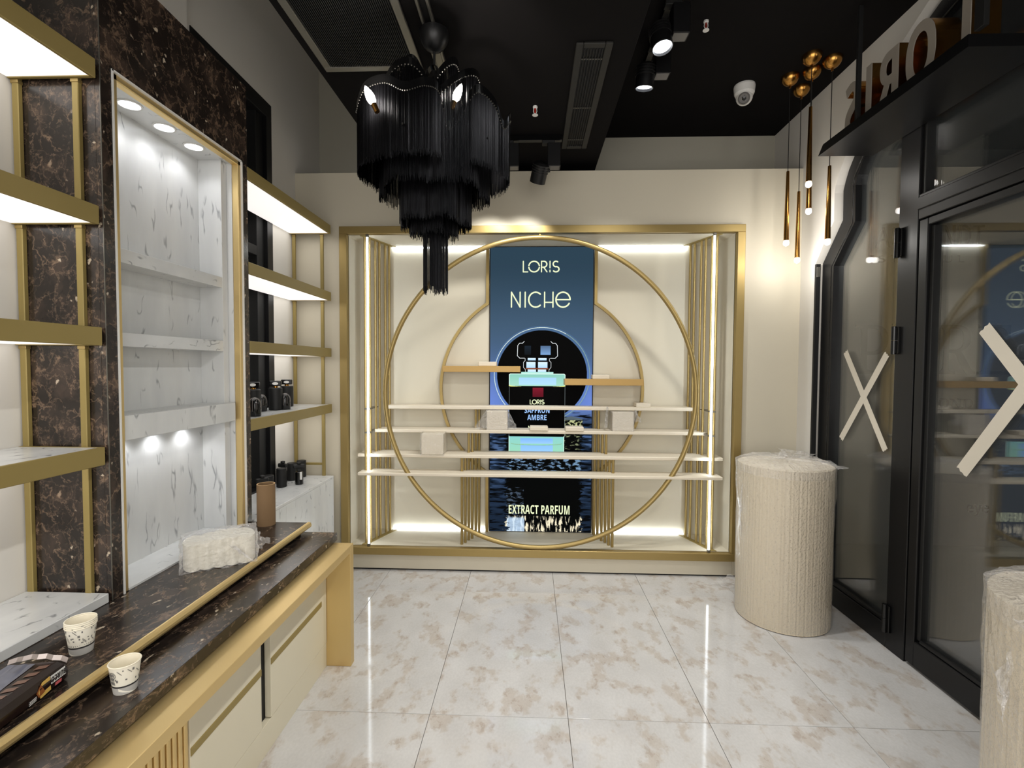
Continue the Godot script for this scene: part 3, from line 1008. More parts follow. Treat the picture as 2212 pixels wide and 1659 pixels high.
func build_light_box() -> void:
	P_img = Image.create(PW, PH, false, Image.FORMAT_RGB8)
	var n1 := noise(101, 0.02, 3, 12)
	var n2 := noise(102, 0.05, 3, 20)
	var cc := Vector2(286, 706)
	for y in PH:
		for x in PW:
			var c := Color(0.125, 0.205, 0.29)
			if y < 905:
				var t := ss(320, 880, y)
				c = Color(0.175, 0.255, 0.315).lerp(Color(0.26, 0.355, 0.45), ss(60, 520, y))
				c = c.lerp(Color(0.42, 0.53, 0.83), t * t * (0.45 + 0.55 * absf(x - 281.0) / 281.0))
			else:
				c = Color(0.36, 0.46, 0.68).lerp(Color(0.10, 0.15, 0.22), ss(905, 1010, y))
				var k := n1.get_noise_2d(x * 0.35, y * 2.2)
				c = c.lerp(Color(0.30, 0.40, 0.56), ss(0.0, 0.35, k) * 0.9 * ss(960, 1020, y) * ss(1560, 1100, y))
				c = c.lerp(Color(0.02, 0.03, 0.045), ss(0.05, 0.4, -k))
				# dark reflection of bottle and rock in the water
				var wob := n2.get_noise_2d(x * 0.3, y * 1.4) * 34.0
				if y > 950 and x + wob > 92 and x + wob < 508:
					c = Color(0.018, 0.020, 0.022)
					var g := n2.get_noise_2d(x * 0.45, y * 1.15 + 300)
					if x > 380 and y < 1250:
						c = c.lerp(Color(0.62, 0.66, 0.50), ss(0.18, 0.42, g) * 0.8)
					if y > 1160 and y < 1275:
						c = c.lerp(Color(0.45, 0.58, 0.72), ss(0.02, 0.35, g) * 0.95)
					if y > 1340 and x > 90 and x < 190:
						c = c.lerp(Color(0.55, 0.66, 0.80), ss(-0.1, 0.4, g) * 0.5)
					if y > 1500:
						var v := n2.get_noise_2d(x * 0.95, y * 0.26 + 900)
						c = c.lerp(Color(0.98, 0.93, 0.80), ss(-0.02, 0.3, v) * ss(1490, 1540, y + v * 60))
						if x > 95 and x < 195:
							c = c.lerp(Color(0.80, 0.90, 1.0), 0.8 * ss(1500, 1520, y))
			var d := Vector2(x, y).distance_to(cc)
			if d < 272 and y < 940:
				if d < 248:
					c = Color(0.008, 0.008, 0.009)
				else:
					c = c.lerp(Color(0.35, 0.50, 0.72), 0.35)
				if absf(d - 263) < 1.6:
					c = Color(0.90, 0.96, 0.92) if x < 281 + (y - 706) * -0.6 else Color(0.55, 0.66, 0.60)
			P_img.set_pixel(x, y, c)
	var ink := Color(0.95, 0.98, 0.80)
	var white := Color(0.97, 0.99, 1.0)
	# rock beside the bottle
	for y in range(930, 1000):
		for x in range(395, 512):
			var g := n2.get_noise_2d(x * 0.7, y * 0.8)
			if y > 935 + absf(x - 450.0) * 0.25:
				p_blend(x, y, Color(0.35, 0.40, 0.42) if y < 958 else (Color(0.80, 0.82, 0.60) if g > 0.05 else Color(0.05, 0.06, 0.05)), 0.9)
	# bottle: cap outline, stopper, collar, shoulders, dark body, glass foot
	var cap := [Vector2(188, 520), Vector2(178, 530), Vector2(162, 530), Vector2(152, 543), Vector2(150, 600), Vector2(163, 613), Vector2(190, 613)]
	p_poly(cap, 3.2, white)
	var cap_r := []
	for p in cap:
		cap_r.append(Vector2(522 - p.x, p.y))
	p_poly(cap_r, 3.2, white)
	p_rect(Rect2(190, 545, 36, 50), Color(0.10, 0.14, 0.18), Color(0.06, 0.08, 0.10))
	p_rect(Rect2(278, 545, 56, 50), Color(0.32, 0.42, 0.55), Color(0.50, 0.66, 0.85))
	for q in [Rect2(208, 612, 44, 14), Rect2(266, 612, 46, 14), Rect2(201, 634, 50, 34), Rect2(265, 634, 52, 34), Rect2(208, 676, 46, 16), Rect2(264, 676, 46, 16)]:
		p_rect(q, Color(0.88, 0.95, 1.0), Color(0.70, 0.86, 1.0))
	p_rect(Rect2(196, 668, 126, 7), Color(0.48, 0.16, 0.14), Color(0.60, 0.40, 0.20))
	for sgn in [0, 1]:
		var nk := [Vector2(193, 614), Vector2(193, 628), Vector2(184, 636), Vector2(184, 664), Vector2(195, 678), Vector2(195, 700)]
		var mir := []
		for p in nk:
			mir.append(p if sgn == 0 else Vector2(520 - p.x, p.y))
		p_poly(mir, 2.4, white)
	p_rect(Rect2(172, 690, 178, 14), Color(0.70, 0.90, 0.86), Color(0.72, 0.92, 0.88))
	p_rect(Rect2(106, 703, 308, 66), Color(0.55, 0.80, 0.74), Color(0.66, 0.86, 0.78))
	p_rect(Rect2(160, 722, 206, 40), Color(0.66, 0.84, 1.0), Color(0.70, 0.88, 1.0))
	p_poly([Vector2(106, 768), Vector2(106, 706), Vector2(112, 701), Vector2(408, 701), Vector2(414, 706), Vector2(414, 768)], 4, Color(0.90, 1.0, 0.95))
	p_arc(Vector2(260, 766), Vector2(154, 9), 0, 180, 4, Color(0.93, 0.95, 0.55))
	p_rect(Rect2(107, 772, 306, 280), Color(0.010, 0.010, 0.011), Color(0.012, 0.012, 0.012))
	p_line(Vector2(106, 772), Vector2(106, 1052), 1.6, Color(0.6, 0.65, 0.66))
	p_line(Vector2(414, 772), Vector2(414, 1052), 1.6, Color(0.6, 0.65, 0.66))
	p_rect(Rect2(236, 778, 60, 52), Color(0.50, 0.10, 0.17), Color(0.36, 0.07, 0.12))
	p_rect(Rect2(106, 1052, 304, 104), Color(0.55, 0.82, 0.80), Color(0.62, 0.86, 0.72))
	p_rect(Rect2(170, 1062, 180, 30), Color(0.50, 0.72, 0.98), Color(0.62, 0.80, 1.0))
	p_rect(Rect2(172, 1100, 178, 38), Color(0.55, 0.76, 1.0), Color(0.60, 0.80, 1.0))
	p_poly([Vector2(106, 1050), Vector2(106, 1140), Vector2(120, 1156), Vector2(396, 1156), Vector2(410, 1140), Vector2(410, 1050)], 4, Color(0.86, 1.0, 0.92))
	p_arc(Vector2(258, 1090), Vector2(140, 10), 0, 180, 2.5, Color(0.55, 0.72, 0.58))
	p_arc(Vector2(258, 1142), Vector2(140, 8), 0, 180, 2.5, Color(0.85, 1.0, 0.90))
	# lettering
	p_loris(180, 78, 58, 6.5, ink)
	p_niche(116, 248, 82, 7.5, ink)
	p_loris(222, 846, 23, 4.2, ink)
	p_niche(214, 992, 22, 3.4, ink)
	P_img.generate_mipmaps()
	var tex := ImageTexture.create_from_image(P_img)
	var m := StandardMaterial3D.new()
	m.albedo_color = Color(0.02, 0.02, 0.02)
	m.roughness = 0.45
	m.metallic_specular = 0.08
	m.emission_enabled = true
	m.emission = Color.WHITE
	m.emission_operator = BaseMaterial3D.EMISSION_OP_MULTIPLY
	m.emission_texture = tex
	m.emission_energy_multiplier = 0.75
	var t := thing("light_box_sign", "tall backlit perfume poster with bottle in a black circle and brand lettering", "light box")
	var x0 := -0.317; var x1 := 0.486; var y0 := 0.186; var y1 := 2.434; var z := -3.836
	bx("casing", Vector3(x0 - 0.008, y0 - 0.004, NZ), Vector3(x1 + 0.008, y1 + 0.004, z - 0.002), M.black_matt, t, 0.002)
	var s := new_st()
	quadn(s, Vector3(x0, y0, z), Vector3(x1, y0, z), Vector3(x1, y1, z), Vector3(x0, y1, z), Vector3.BACK, Vector3.BACK, Vector3.BACK, Vector3.BACK, [Vector2(0, 1), Vector2(1, 1), Vector2(1, 0), Vector2(0, 0)])
	obj("lit_poster_screen", s, m, t)
	area_light("poster_light", Vector3((x0 + x1) / 2, (y0 + y1) / 2, z + 0.01), Vector3.BACK, Vector2(0.8, 2.2), 0.04, Color(0.7, 0.82, 1.0), t)
	# printed lines of small type, lit like the poster
	var lit := glow(Color(0.95, 0.98, 0.80), 0.7)
	lit.albedo_color = Color(0.05, 0.05, 0.05)
	var blue := glow(Color(0.62, 0.78, 1.0), 0.7)
	blue.albedo_color = Color(0.05, 0.05, 0.05)
	var bold := sysfont("Droid Sans", 700)
	var X := func(u: float) -> float: return lerpf(x0, x1, u / 563.0)
	var Yv := func(v: float) -> float: return lerpf(y1, y0, v / 1590.0)
	text_on("lit_lettering", "EXTRACT PARFUM", bold, 0.070, 0.001, lit, t, Vector3(X.call(276.0), Yv.call(1466.0), z + 0.001), Vector3.ZERO, 0.595)
	text_on("lit_lettering", "SAFFRON", bold, 0.042, 0.001, blue, t, Vector3(X.call(262.0), Yv.call(905.0), z + 0.001), Vector3.ZERO, 0.78)
	text_on("lit_lettering", "AMBRE", bold, 0.042, 0.001, blue, t, Vector3(X.call(262.0), Yv.call(945.0), z + 0.001), Vector3.ZERO, 0.78)

# ---------------------------------------------------------------- shelf bays and tall cabinet on wall_left
const FX := -1.41    # front plane of shelves and cabinet
const LX := -1.70    # face of wall_left

func lit_shelf(z0: float, z1: float, y0: float, y1: float, label: String, group: String, energy: float) -> void:
	var t := thing("lit_shelf", label, "shelf", group)
	var s := new_st()
	# gold tray edge: front and ends
	box(s, Vector3(FX - 0.012, y0, z0), Vector3(FX, y1, z1), 0.0015)
	box(s, Vector3(LX + 0.002, y0, z0), Vector3(FX - 0.012, y1, z0 + 0.012), 0.001)
	box(s, Vector3(LX + 0.002, y0, z1 - 0.012), Vector3(FX - 0.012, y1, z1), 0.001)
	obj("gold_edge", s, M.gold_fascia, t)
	bx("top_board", Vector3(LX + 0.002, y1 - 0.014, z0 + 0.012), Vector3(FX - 0.012, y1 - 0.001, z1 - 0.012), M.white_marble_flat, t)
	bx("light_panel", Vector3(LX + 0.004, y0 + 0.003, z0 + 0.013), Vector3(FX - 0.013, y0 + 0.008, z1 - 0.013), M.panel_light, t)
	area_light("light_panel_light", Vector3((LX + FX) / 2, y0 + 0.001, (z0 + z1) / 2), Vector3.DOWN, Vector2(absf(LX - FX) - 0.03, z1 - z0 - 0.03), energy, WARM, t)

func build_left_side() -> void:
	var ys := [[2.425, 2.486], [1.957, 2.017], [1.562, 1.622], [1.166, 1.226]]
	var rank := ["topmost", "second from the top", "third from the top", "lowest"]
	for i in 4:
		lit_shelf(-1.555, -0.15, ys[i][0], ys[i][1], "glowing gold edged shelf beside the brown marble, %s of four" % rank[i], "lit shelves beside the brown marble", 0.056)
	for i in 4:
		lit_shelf(-3.405, -2.400, ys[i][0], ys[i][1], "glowing gold edged shelf before the dark window, %s of four" % rank[i], "lit shelves before the dark window", 0.06)
	# upright rods through the shelves
	for q in [[-1.562, "brown marble side"], [-3.425, "niche wall"], [-0.17, "near wall"]]:
		for x in [-1.682, -1.480]:
			var t := thing("shelf_rod", "square gold upright rod carrying the shelves at the %s, %s" % [q[1], "deep in the bay" if x < -1.6 else "towards the counter"], "rod", "gold shelf uprights")
			bx("rod_bar", Vector3(x - 0.011, 0.70, q[0] - 0.006), Vector3(x + 0.011, 2.44, q[0] + 0.010), M.gold_fascia, t, 0.002)
			for y in ys:
				bx("clamp", Vector3(x - 0.013, y[0] - 0.012, q[0] - 0.006), Vector3(x + 0.013, y[0] - 0.001, q[0] + 0.012), M.gold, t, 0.001)
	tag(bx("shelf_cross_rod", Vector3(-1.671, 0.785, -3.431), Vector3(-1.491, 0.801, -3.417), M.gold_fascia, null, 0.002), "short level gold rod joining the shelf uprights by the niche wall", "rod")
	# white marble plinths at the foot of the bays
	tag(bx("marble_slab", Vector3(LX + 0.002, 0.7005, -1.556), Vector3(FX, 0.732, -0.1), M.white_marble_flat, null, 0.002), "thick white marble slab lying on the counter below the lit shelves", "slab")
	var bc := thing("base_cabinet", "white marble base cabinet below the window bay carrying black bottles", "cabinet")
	bx("top_slab", Vector3(LX + 0.002, 0.690, -3.425), Vector3(FX, 0.708, -2.416), M.white_marble_flat, bc, 0.002)
	bx("front_panel", Vector3(FX - 0.025, 0.0, -3.425), Vector3(FX - 0.001, 0.6895, -2.42), M.white_marble, bc, 0.001)
	bx("side_panel", Vector3(LX + 0.002, 0.0, -3.425), Vector3(FX - 0.025, 0.6895, -3.405), M.white_marble, bc)

	# tall cabinet: brown marble shell round a white marble recess
	var t := thing("tall_cabinet", "tall brown marble cabinet with a white marble recess and gold trim", "cabinet")
	var z0 := -2.397; var z1 := -1.569; var top := 2.870; var o0 := -2.354; var o1 := -1.614; var ot := 2.492
	bx("side_cheek", Vector3(LX + 0.002, 0.7005, z1 - 0.02), Vector3(FX - 0.018, top, z1), M.dark_side, t)
	bx("side_cheek", Vector3(LX + 0.002, 0.7005, z0), Vector3(FX - 0.018, top, z0 + 0.02), M.dark_side, t)
	bx("front_stile", Vector3(FX - 0.018, 0.7005, o1), Vector3(FX, top, z1), M.dark_side, t, 0.001)
	bx("front_stile", Vector3(FX - 0.018, 0.7005, z0), Vector3(FX, top, o0), M.dark_side, t, 0.001)
	bx("front_header", Vector3(FX - 0.018, ot, o0), Vector3(FX, top, o1), M.dark_side, t)
	bx("top_cap", Vector3(LX + 0.002, top - 0.018, z0 + 0.02), Vector3(FX - 0.018, top, z1 - 0.02), M.dark_side, t)
	bx("edge_bead", Vector3(FX - 0.001, 0.7005, z1 - 0.0018), Vector3(FX + 0.0008, top, z1 + 0.0008), M.steel, t)
	# white outer sliver and gold trim round the opening
	for q in [[o1, -1.0], [o0, 1.0]]:
		var a: float = q[0]; var d: float = q[1]
		bx("white_edge", Vector3(FX - 0.03, 0.7005, a), Vector3(FX + 0.003, ot, a + d * 0.006), M.white, t)
		bx("gold_trim", Vector3(FX - 0.035, 0.7005, a + d * 0.006), Vector3(FX - 0.004, ot - 0.006, a + d * 0.028), M.gold_light, t, 0.003)
	bx("white_edge", Vector3(FX - 0.03, ot - 0.006, o0), Vector3(FX + 0.003, ot, o1), M.white, t)
	bx("gold_trim", Vector3(FX - 0.035, ot - 0.028, o0 + 0.006), Vector3(FX - 0.004, ot - 0.006, o1 - 0.006), M.gold_light, t, 0.003)
	# recess lining
	var n0 := o0 + 0.030; var n1 := o1 - 0.030
	bx("recess_side", Vector3(-1.60, 0.7005, n0 - 0.01), Vector3(FX - 0.035, 2.475, n0), M.white_marble, t)
	bx("recess_side", Vector3(-1.60, 0.7005, n1), Vector3(FX - 0.035, 2.475, n1 + 0.01), M.white_marble, t)
	bx("recess_ceiling", Vector3(-1.60, 2.470, n0), Vector3(FX - 0.035, 2.482, n1), M.white_marble_flat, t)
	bx("recess_back", Vector3(-1.60, 0.7005, n0), Vector3(-1.582, 2.47, n1), M.white_marble, t)
	bx("recess_floor", Vector3(-1.582, 0.7005, n0), Vector3(FX - 0.006, 0.708, n1), M.white_marble_flat, t)
	for q in [[n0 + 0.002, n0 + 0.042], [n1 - 0.042, n1 - 0.002]]:
		bx("inner_upright", Vector3(-1.582, 0.708, q[0]), Vector3(-1.470, 2.47, q[1]), M.white_marble, t, 0.001)
	var i0 := n0 + 0.042; var i1 := n1 - 0.042
	for y in [[1.868, 1.918], [1.566, 1.616]]:
		bx("recess_shelf", Vector3(-1.582, y[0], i0), Vector3(-1.471, y[1], i1), M.white_marble_flat, t, 0.001)
	bx("deep_shelf", Vector3(-1.582, 1.230, i0), Vector3(-1.471, 1.318, i1), M.white_marble, t, 0.001)
	bx("deep_shelf_front", Vector3(-1.4695, 1.230, n0 + 0.018), Vector3(-1.432, 1.318, n1 - 0.018), M.white_marble, t, 0.001)
	# recessed downlights: three in the recess ceiling, three under the deep shelf
	for z in [-1.794, -1.967, -2.141]:
		var by: String = {-1.794: "beside the brown marble shelf bay", -1.967: "middle one of three", -2.141: "beside the window bay"}[z]
		downlight(Vector3(-1.500, 2.470, z), 0.034, "round recessed downlight in the recess ceiling, %s" % by, "downlights in the cabinet recess", 0.028)
		downlight(Vector3(-1.545, 1.230, z), 0.022, "small downlight under the deep white marble shelf, %s" % by, "downlights under the deep shelf", 0.022)

func downlight(at: Vector3, r: float, label: String, group: String, energy: float) -> void:
	var t := thing("downlight", label, "downlight", group, at)
	var s := new_st()
	lathe(s, [[r, 0.0], [r + 0.007, 0.0], [r + 0.008, -0.003], [r + 0.001, -0.0045], [r, -0.001]], Vector3.ZERO, 24)
	obj("bezel", s, M.white, t)
	s = new_st()
	lathe(s, [[0.0, -0.0015], [r, -0.0015]], Vector3.ZERO, 24)
	obj("light_lens", s, M.lens, t)
	spot("downlight_lamp", Vector3(0, -0.008, 0), Vector3.DOWN, energy, Color(0.99, 0.99, 1.0), 70.0, 0.03, t)

# ---------------------------------------------------------------- long counter
func build_counter() -> void:
	var lw := thing("lower_worktop", "long lower counter top of brown veined marble with a thick front edge", "worktop")
	bx("marble_slab", Vector3(-1.69, 0.611, -2.415), Vector3(-0.978, 0.650, 0.35), M.dark_top, lw, 0.0012)
	var uw := thing("upper_worktop", "raised brown marble counter top with a rounded gold front rail", "worktop")
	bx("marble_slab", Vector3(-1.695, 0.672, -2.412), Vector3(-1.128, 0.700, 0.35), M.dark_top, uw, 0.001)
	bx("gap_shade_block", Vector3(-1.69, 0.6505, -2.39), Vector3(-1.155, 0.6715, 0.35), M.black_matt, uw)  # black block standing in for the shade under the overhanging slab
	var s := new_st()
	var poly := PackedVector2Array([Vector2(-1.1275, 0.675), Vector2(-1.119, 0.673), Vector2(-1.113, 0.677), Vector2(-1.110, 0.684), Vector2(-1.111, 0.692), Vector2(-1.115, 0.699), Vector2(-1.122, 0.7025), Vector2(-1.1275, 0.7025)])
	prism(s, poly, -2.414, 0.35, func(u: float, v: float, w: float) -> Vector3: return Vector3(u, v, w))
	obj("gold_rail", s, M.gold_light, uw)

	var g := thing("gold_counter_frame", "champagne gold bridge frame projecting along the counter front with a slab leg", "frame")
	bx("beam", Vector3(-1.40, 0.572, -2.341), Vector3(-0.884, 0.6085, 0.35), M.gold_light, g, 0.0015)
	bx("end_leg", Vector3(-1.40, 0.0, -2.385), Vector3(-0.884, 0.6085, -2.341), M.gold_light, g, 0.0015)

	var c := thing("counter_cabinet", "cream lacquered counter cabinet with gold inlaid handle strips", "cabinet")
	bx("carcass", Vector3(-1.40, 0.0, -2.3405), Vector3(-1.031, 0.571, 0.35), M.black_matt, c)
	bx("plinth", Vector3(-1.031, 0.0, -2.3405), Vector3(-1.007, 0.118, 0.35), M.cream_lacquer, c, 0.001)
	for q in [[-2.338, -1.820], [-1.754, -1.371]]:
		var d := bx("door", Vector3(-1.030, 0.122, q[0]), Vector3(-1.005, 0.570, q[1]), M.cream_lacquer, c, 0.001)
		bx("handle_strip", Vector3(-1.006, 0.332, q[0] + (0.058 if q[0] < -2 else 0.002)), Vector3(-1.002, 0.357, q[1] - 0.001), M.gold_fascia, d, 0.0008)
	var rp := bx("ribbed_panel", Vector3(-1.0305, 0.120, -1.3695), Vector3(-1.014, 0.5705, 0.35), M.gold_light, c)
	s = new_st()
	var half := PackedVector2Array()
	for k in 7:
		half.append(Vector2(0.011 * sin(PI * k / 6.0), -0.0085 * cos(PI * k / 6.0)))
	prism(s, half, 0.120, 0.5705, func(u: float, v: float, w: float) -> Vector3: return Vector3(u, w, v), true)
	var rib_mesh := s.commit()
	rib_mesh.surface_set_material(0, M.gold_light)
	var z := -1.358
	while z < 0.3:
		var rb := MeshInstance3D.new()
		rb.mesh = rib_mesh
		rb.name = "slat"
		rp.add_child(rb, true)
		rb.position = Vector3(-1.0142, 0, z)
		z += 0.0225

# ---------------------------------------------------------------- things on the ceiling
func build_ceiling_things() -> void:
	var cy := 2.95
	# square return-air grille
	var v := thing("return_air_grille", "large square return air grille with a grey frame and fine black bars", "grille")
	var x0 := -1.008; var x1 := -0.528; var z0 := -2.40; var z1 := -1.55
	for q in [[x0, z0, x1, z0 + 0.036], [x0, z1 - 0.036, x1, z1], [x0, z0 + 0.036, x0 + 0.036, z1 - 0.036], [x1 - 0.036, z0 + 0.036, x1, z1 - 0.036]]:
		bx("frame_bar", Vector3(q[0], cy - 0.014, q[1]), Vector3(q[2], cy - 0.0005, q[3]), M.steel, v, 0.003)
	bx("filter", Vector3(x0 + 0.036, cy - 0.004, z0 + 0.036), Vector3(x1 - 0.036, cy - 0.0005, z1 - 0.036), M.black_matt, v)
	var s := new_st()
	var x := x0 + 0.044
	while x < x1 - 0.044:
		box(s, Vector3(x, cy - 0.012, z0 + 0.037), Vector3(x + 0.003, cy - 0.004, z1 - 0.037))
		x += 0.0085
	var bars := obj("fine_bars", s, M.grille, v)
	bars.set_meta("kind", "stuff")
	# slot diffuser
	var d := thing("slot_diffuser", "narrow ceiling air diffuser with long black slats in a dull metal frame", "diffuser")
	var a0 := 0.196; var a1 := 0.361; var b0 := -3.277; var b1 := -2.228
	for q in [[a0, b0, a0 + 0.034, b1], [a1 - 0.034, b0, a1, b1], [a0 + 0.034, b0, a1 - 0.034, b0 + 0.034], [a0 + 0.034, b1 - 0.034, a1 - 0.034, b1]]:
		bx("frame_bar", Vector3(q[0], cy - 0.012, q[1]), Vector3(q[2], cy - 0.0005, q[3]), mat(Color(0.15, 0.147, 0.138), 0.5, 0.4), d, 0.003)
	bx("duct_back", Vector3(a0 + 0.034, cy - 0.003, b0 + 0.034), Vector3(a1 - 0.034, cy - 0.0005, b1 - 0.034), M.black_matt, d)
	for k in 7:
		var xx := a0 + 0.041 + k * 0.0133
		bx("slat", Vector3(xx, cy - 0.014, b0 + 0.034), Vector3(xx + 0.003, cy - 0.003, b1 - 0.034), M.grille, d)
	for k in 3:
		var zz: float = [b0 + 0.12, b0 + 0.50, b0 + 0.93][k]
		bx("tie_bar", Vector3(a0 + 0.034, cy - 0.010, zz), Vector3(a1 - 0.034, cy - 0.006, zz + 0.006), M.steel, d)

	# open metal cable channel above the chandelier
	var c := thing("cable_channel", "open grey metal cable channel on the soffit above the chandelier", "channel")
	for q in [[-0.462, -0.452], [-0.420, -0.410]]:
		bx("channel_wall", Vector3(q[0], cy - 0.022, -2.62), Vector3(q[1], cy - 0.0005, -1.2), M.steel, c, 0.001)
	bx("channel_floor", Vector3(-0.452, cy - 0.004, -2.62), Vector3(-0.420, cy - 0.0005, -1.2), M.black_matt, c)
	bx("channel_stop", Vector3(-0.452, cy - 0.020, -2.115), Vector3(-0.420, cy - 0.004, -2.105), M.steel, c)
	bx("cover_strip", Vector3(-0.452, cy - 0.021, -2.40), Vector3(-0.420, cy - 0.016, -2.17), M.steel, c, 0.001)

	# black track across the soffit with two unlit-looking spots aimed at the niche
	tag(bx("light_track", Vector3(-0.75, cy - 0.035, -3.13), Vector3(0.19, cy - 0.0005, -3.095), M.black_gloss, null, 0.002), "black light track across the lowered ceiling in front of the niche", "track")
	for q in [[0.095, "beside the slot diffuser", Vector3(-0.25, -0.95, -0.62)], [-0.165, "half hidden behind the chandelier fringe", Vector3(-0.2, -0.95, -0.62)]]:
		track_spot(Vector3(q[0], cy - 0.035, -3.112), q[2], "black track spotlight aimed at the niche %s" % q[1], "black spotlights on the soffit track", 0.34, false, 0.15)
	# track and lit spots on the high ceiling
	tag(bx("light_track", Vector3(0.650, 3.262, -3.1), Vector3(0.684, 3.2945, 1.2), M.black_gloss, null, 0.002), "black light track on the high ceiling beside the lowered part", "track")
	track_spot(Vector3(0.667, 3.262, -2.44), Vector3(0.10, -1.0, 0.22), "lit black track spotlight on the high ceiling with a larger bright lens", "lit spotlights on the high track", 1.5, true, 0.12)
	track_spot(Vector3(0.667, 3.262, -2.76), Vector3(-0.05, -1.0, -0.16), "lit black track spotlight on the high ceiling hung nearer the niche", "lit spotlights on the high track", 1.2, true, 0.12)
	for z in [-1.2, 0.1]:  # two more lit spots out of view, placed to brighten the room
		track_spot(Vector3(0.667, 3.262, z), Vector3(-0.45, -1.0, -0.5), "unseen lit black track spotlight above the %s, placed to light the room" % ("door leaf" if z < -1 else "near end of the shop"), "lit spotlights on the high track", 1.1, true, 0.12)

	# sprinklers
	for q in [[Vector3(0.018, cy, -2.767), Color(0.62, 0.16, 0.12), "red bulb fire sprinkler on the lowered black ceiling"], [Vector3(0.899, 3.295, -2.62), Color(0.55, 0.22, 0.18), "fire sprinkler on the high black ceiling beside the lit spotlights"]]:
		var t := thing("fire_sprinkler", q[2], "sprinkler", "", q[0])
		s = new_st()
		lathe(s, [[0.0, 0.0], [0.013, 0.0], [0.013, -0.008], [0.008, -0.012], [0.0, -0.012]], Vector3.ZERO, 16, Transform3D.IDENTITY, true)
		obj("escutcheon", s, M.white, t)
		s = new_st()
		tube(s, [Vector3(-0.008, -0.01, 0), Vector3(-0.010, -0.028, 0), Vector3(0, -0.046, 0)], 0.0022, 6)
		tube(s, [Vector3(0.008, -0.01, 0), Vector3(0.010, -0.028, 0), Vector3(0, -0.046, 0)], 0.0022, 6)
		obj("yoke", s, M.white, t)
		s = new_st()
		tube(s, [Vector3(0, -0.012, 0), Vector3(0, -0.042, 0)], 0.005, 8)
		obj("glass_bulb", s, mat(q[1], 0.25), t)
		s = new_st()
		lathe(s, [[0.0, -0.046], [0.016, -0.046], [0.016, -0.049], [0.0, -0.049]], Vector3.ZERO, 16, Transform3D.IDENTITY, true)
		obj("deflector", s, M.white, t)

	# dome camera
	var k := thing("dome_camera", "white turret security camera on the high black ceiling", "camera", "", Vector3(1.352, 3.295, -3.215))
	s = new_st()
	lathe(s, [[0.0, 0.0], [0.062, 0.0], [0.064, -0.010], [0.060, -0.050], [0.052, -0.066], [0.0, -0.066]], Vector3.ZERO, 28, Transform3D.IDENTITY, true)
	obj("base_shell", s, M.white, k)
	s = new_st()
	var cap := []
	for i in 13:
		var a := PI * i / 12.0
		cap.append([0.050 * sin(a), 0.050 * cos(a)])
	lathe(s, cap, Vector3(0, -0.072, 0.0), 24, Transform3D.IDENTITY, true, false)
	obj("turret_ball", s, M.white, k)
	var T := Transform3D(Basis(Quaternion(Vector3.UP, Vector3(-0.35, -0.55, 0.75).normalized())), Vector3(0, -0.072, 0))
	s = new_st()
	lathe(s, [[0.033, 0.036], [0.036, 0.050], [0.030, 0.054], [0.028, 0.048], [0.0, 0.047]], Vector3.ZERO, 24, T, true)
	obj("lens_hood", s, M.grey_ink, k)
	s = new_st()
	lathe(s, [[0.014, 0.047], [0.013, 0.052], [0.0, 0.054]], Vector3.ZERO, 18, T, true)
	obj("lens", s, M.black_gloss, k)

func track_spot(at: Vector3, aim: Vector3, label: String, group: String, energy: float, lit: bool, drop: float) -> void:
	var t := thing("track_spotlight", label, "spotlight", group, at)
	aim = aim.normalized()
	bx("adapter", Vector3(-0.030, -0.022, -0.022), Vector3(0.050, 0.0, 0.022), M.black_matt, t, 0.002)
	bx("driver_box", Vector3(0.004, -0.165, -0.036), Vector3(0.085, -0.022, 0.036), M.black_metal, t, 0.003)
	bx("driver_label", Vector3(0.010, -0.1665, -0.030), Vector3(0.078, -0.165, 0.030), M.grey_ink, t)
	var c := Vector3(-0.045, -drop - 0.045, 0.0)
	var s := new_st()
	tube(s, [Vector3(0.02, -drop - 0.03, 0), c], 0.012, 8)
	obj("knuckle", s, M.black_matt, t)
	var T := Transform3D(Basis(Quaternion(Vector3.UP, aim)), c)
	s = new_st()
	lathe(s, [[0.0, -0.062], [0.040, -0.062], [0.050, -0.050], [0.050, 0.058], [0.046, 0.060], [0.044, 0.045]], Vector3.ZERO, 28, T, true)
	obj("lamp_head", s, M.black_metal, t)
	for k in 4:
		s = new_st()
		var y := -0.050 + k * 0.014
		lathe(s, [[0.050, y], [0.053, y], [0.053, y + 0.006], [0.050, y + 0.006]], Vector3.ZERO, 24, T, true)
		obj("cooling_rib", s, M.black_matt, t)
	s = new_st()
	lathe(s, [[0.045, 0.046], [0.020, 0.042], [0.0, 0.042]], Vector3.ZERO, 28, T, true)
	obj("light_lens", s, M.lens if lit else M.black_gloss, t)
	spot("spot_lamp", c + aim * 0.066, aim, energy, Color(1.0, 0.995, 0.98), 48.0 if lit else 40.0, 0.045, t)

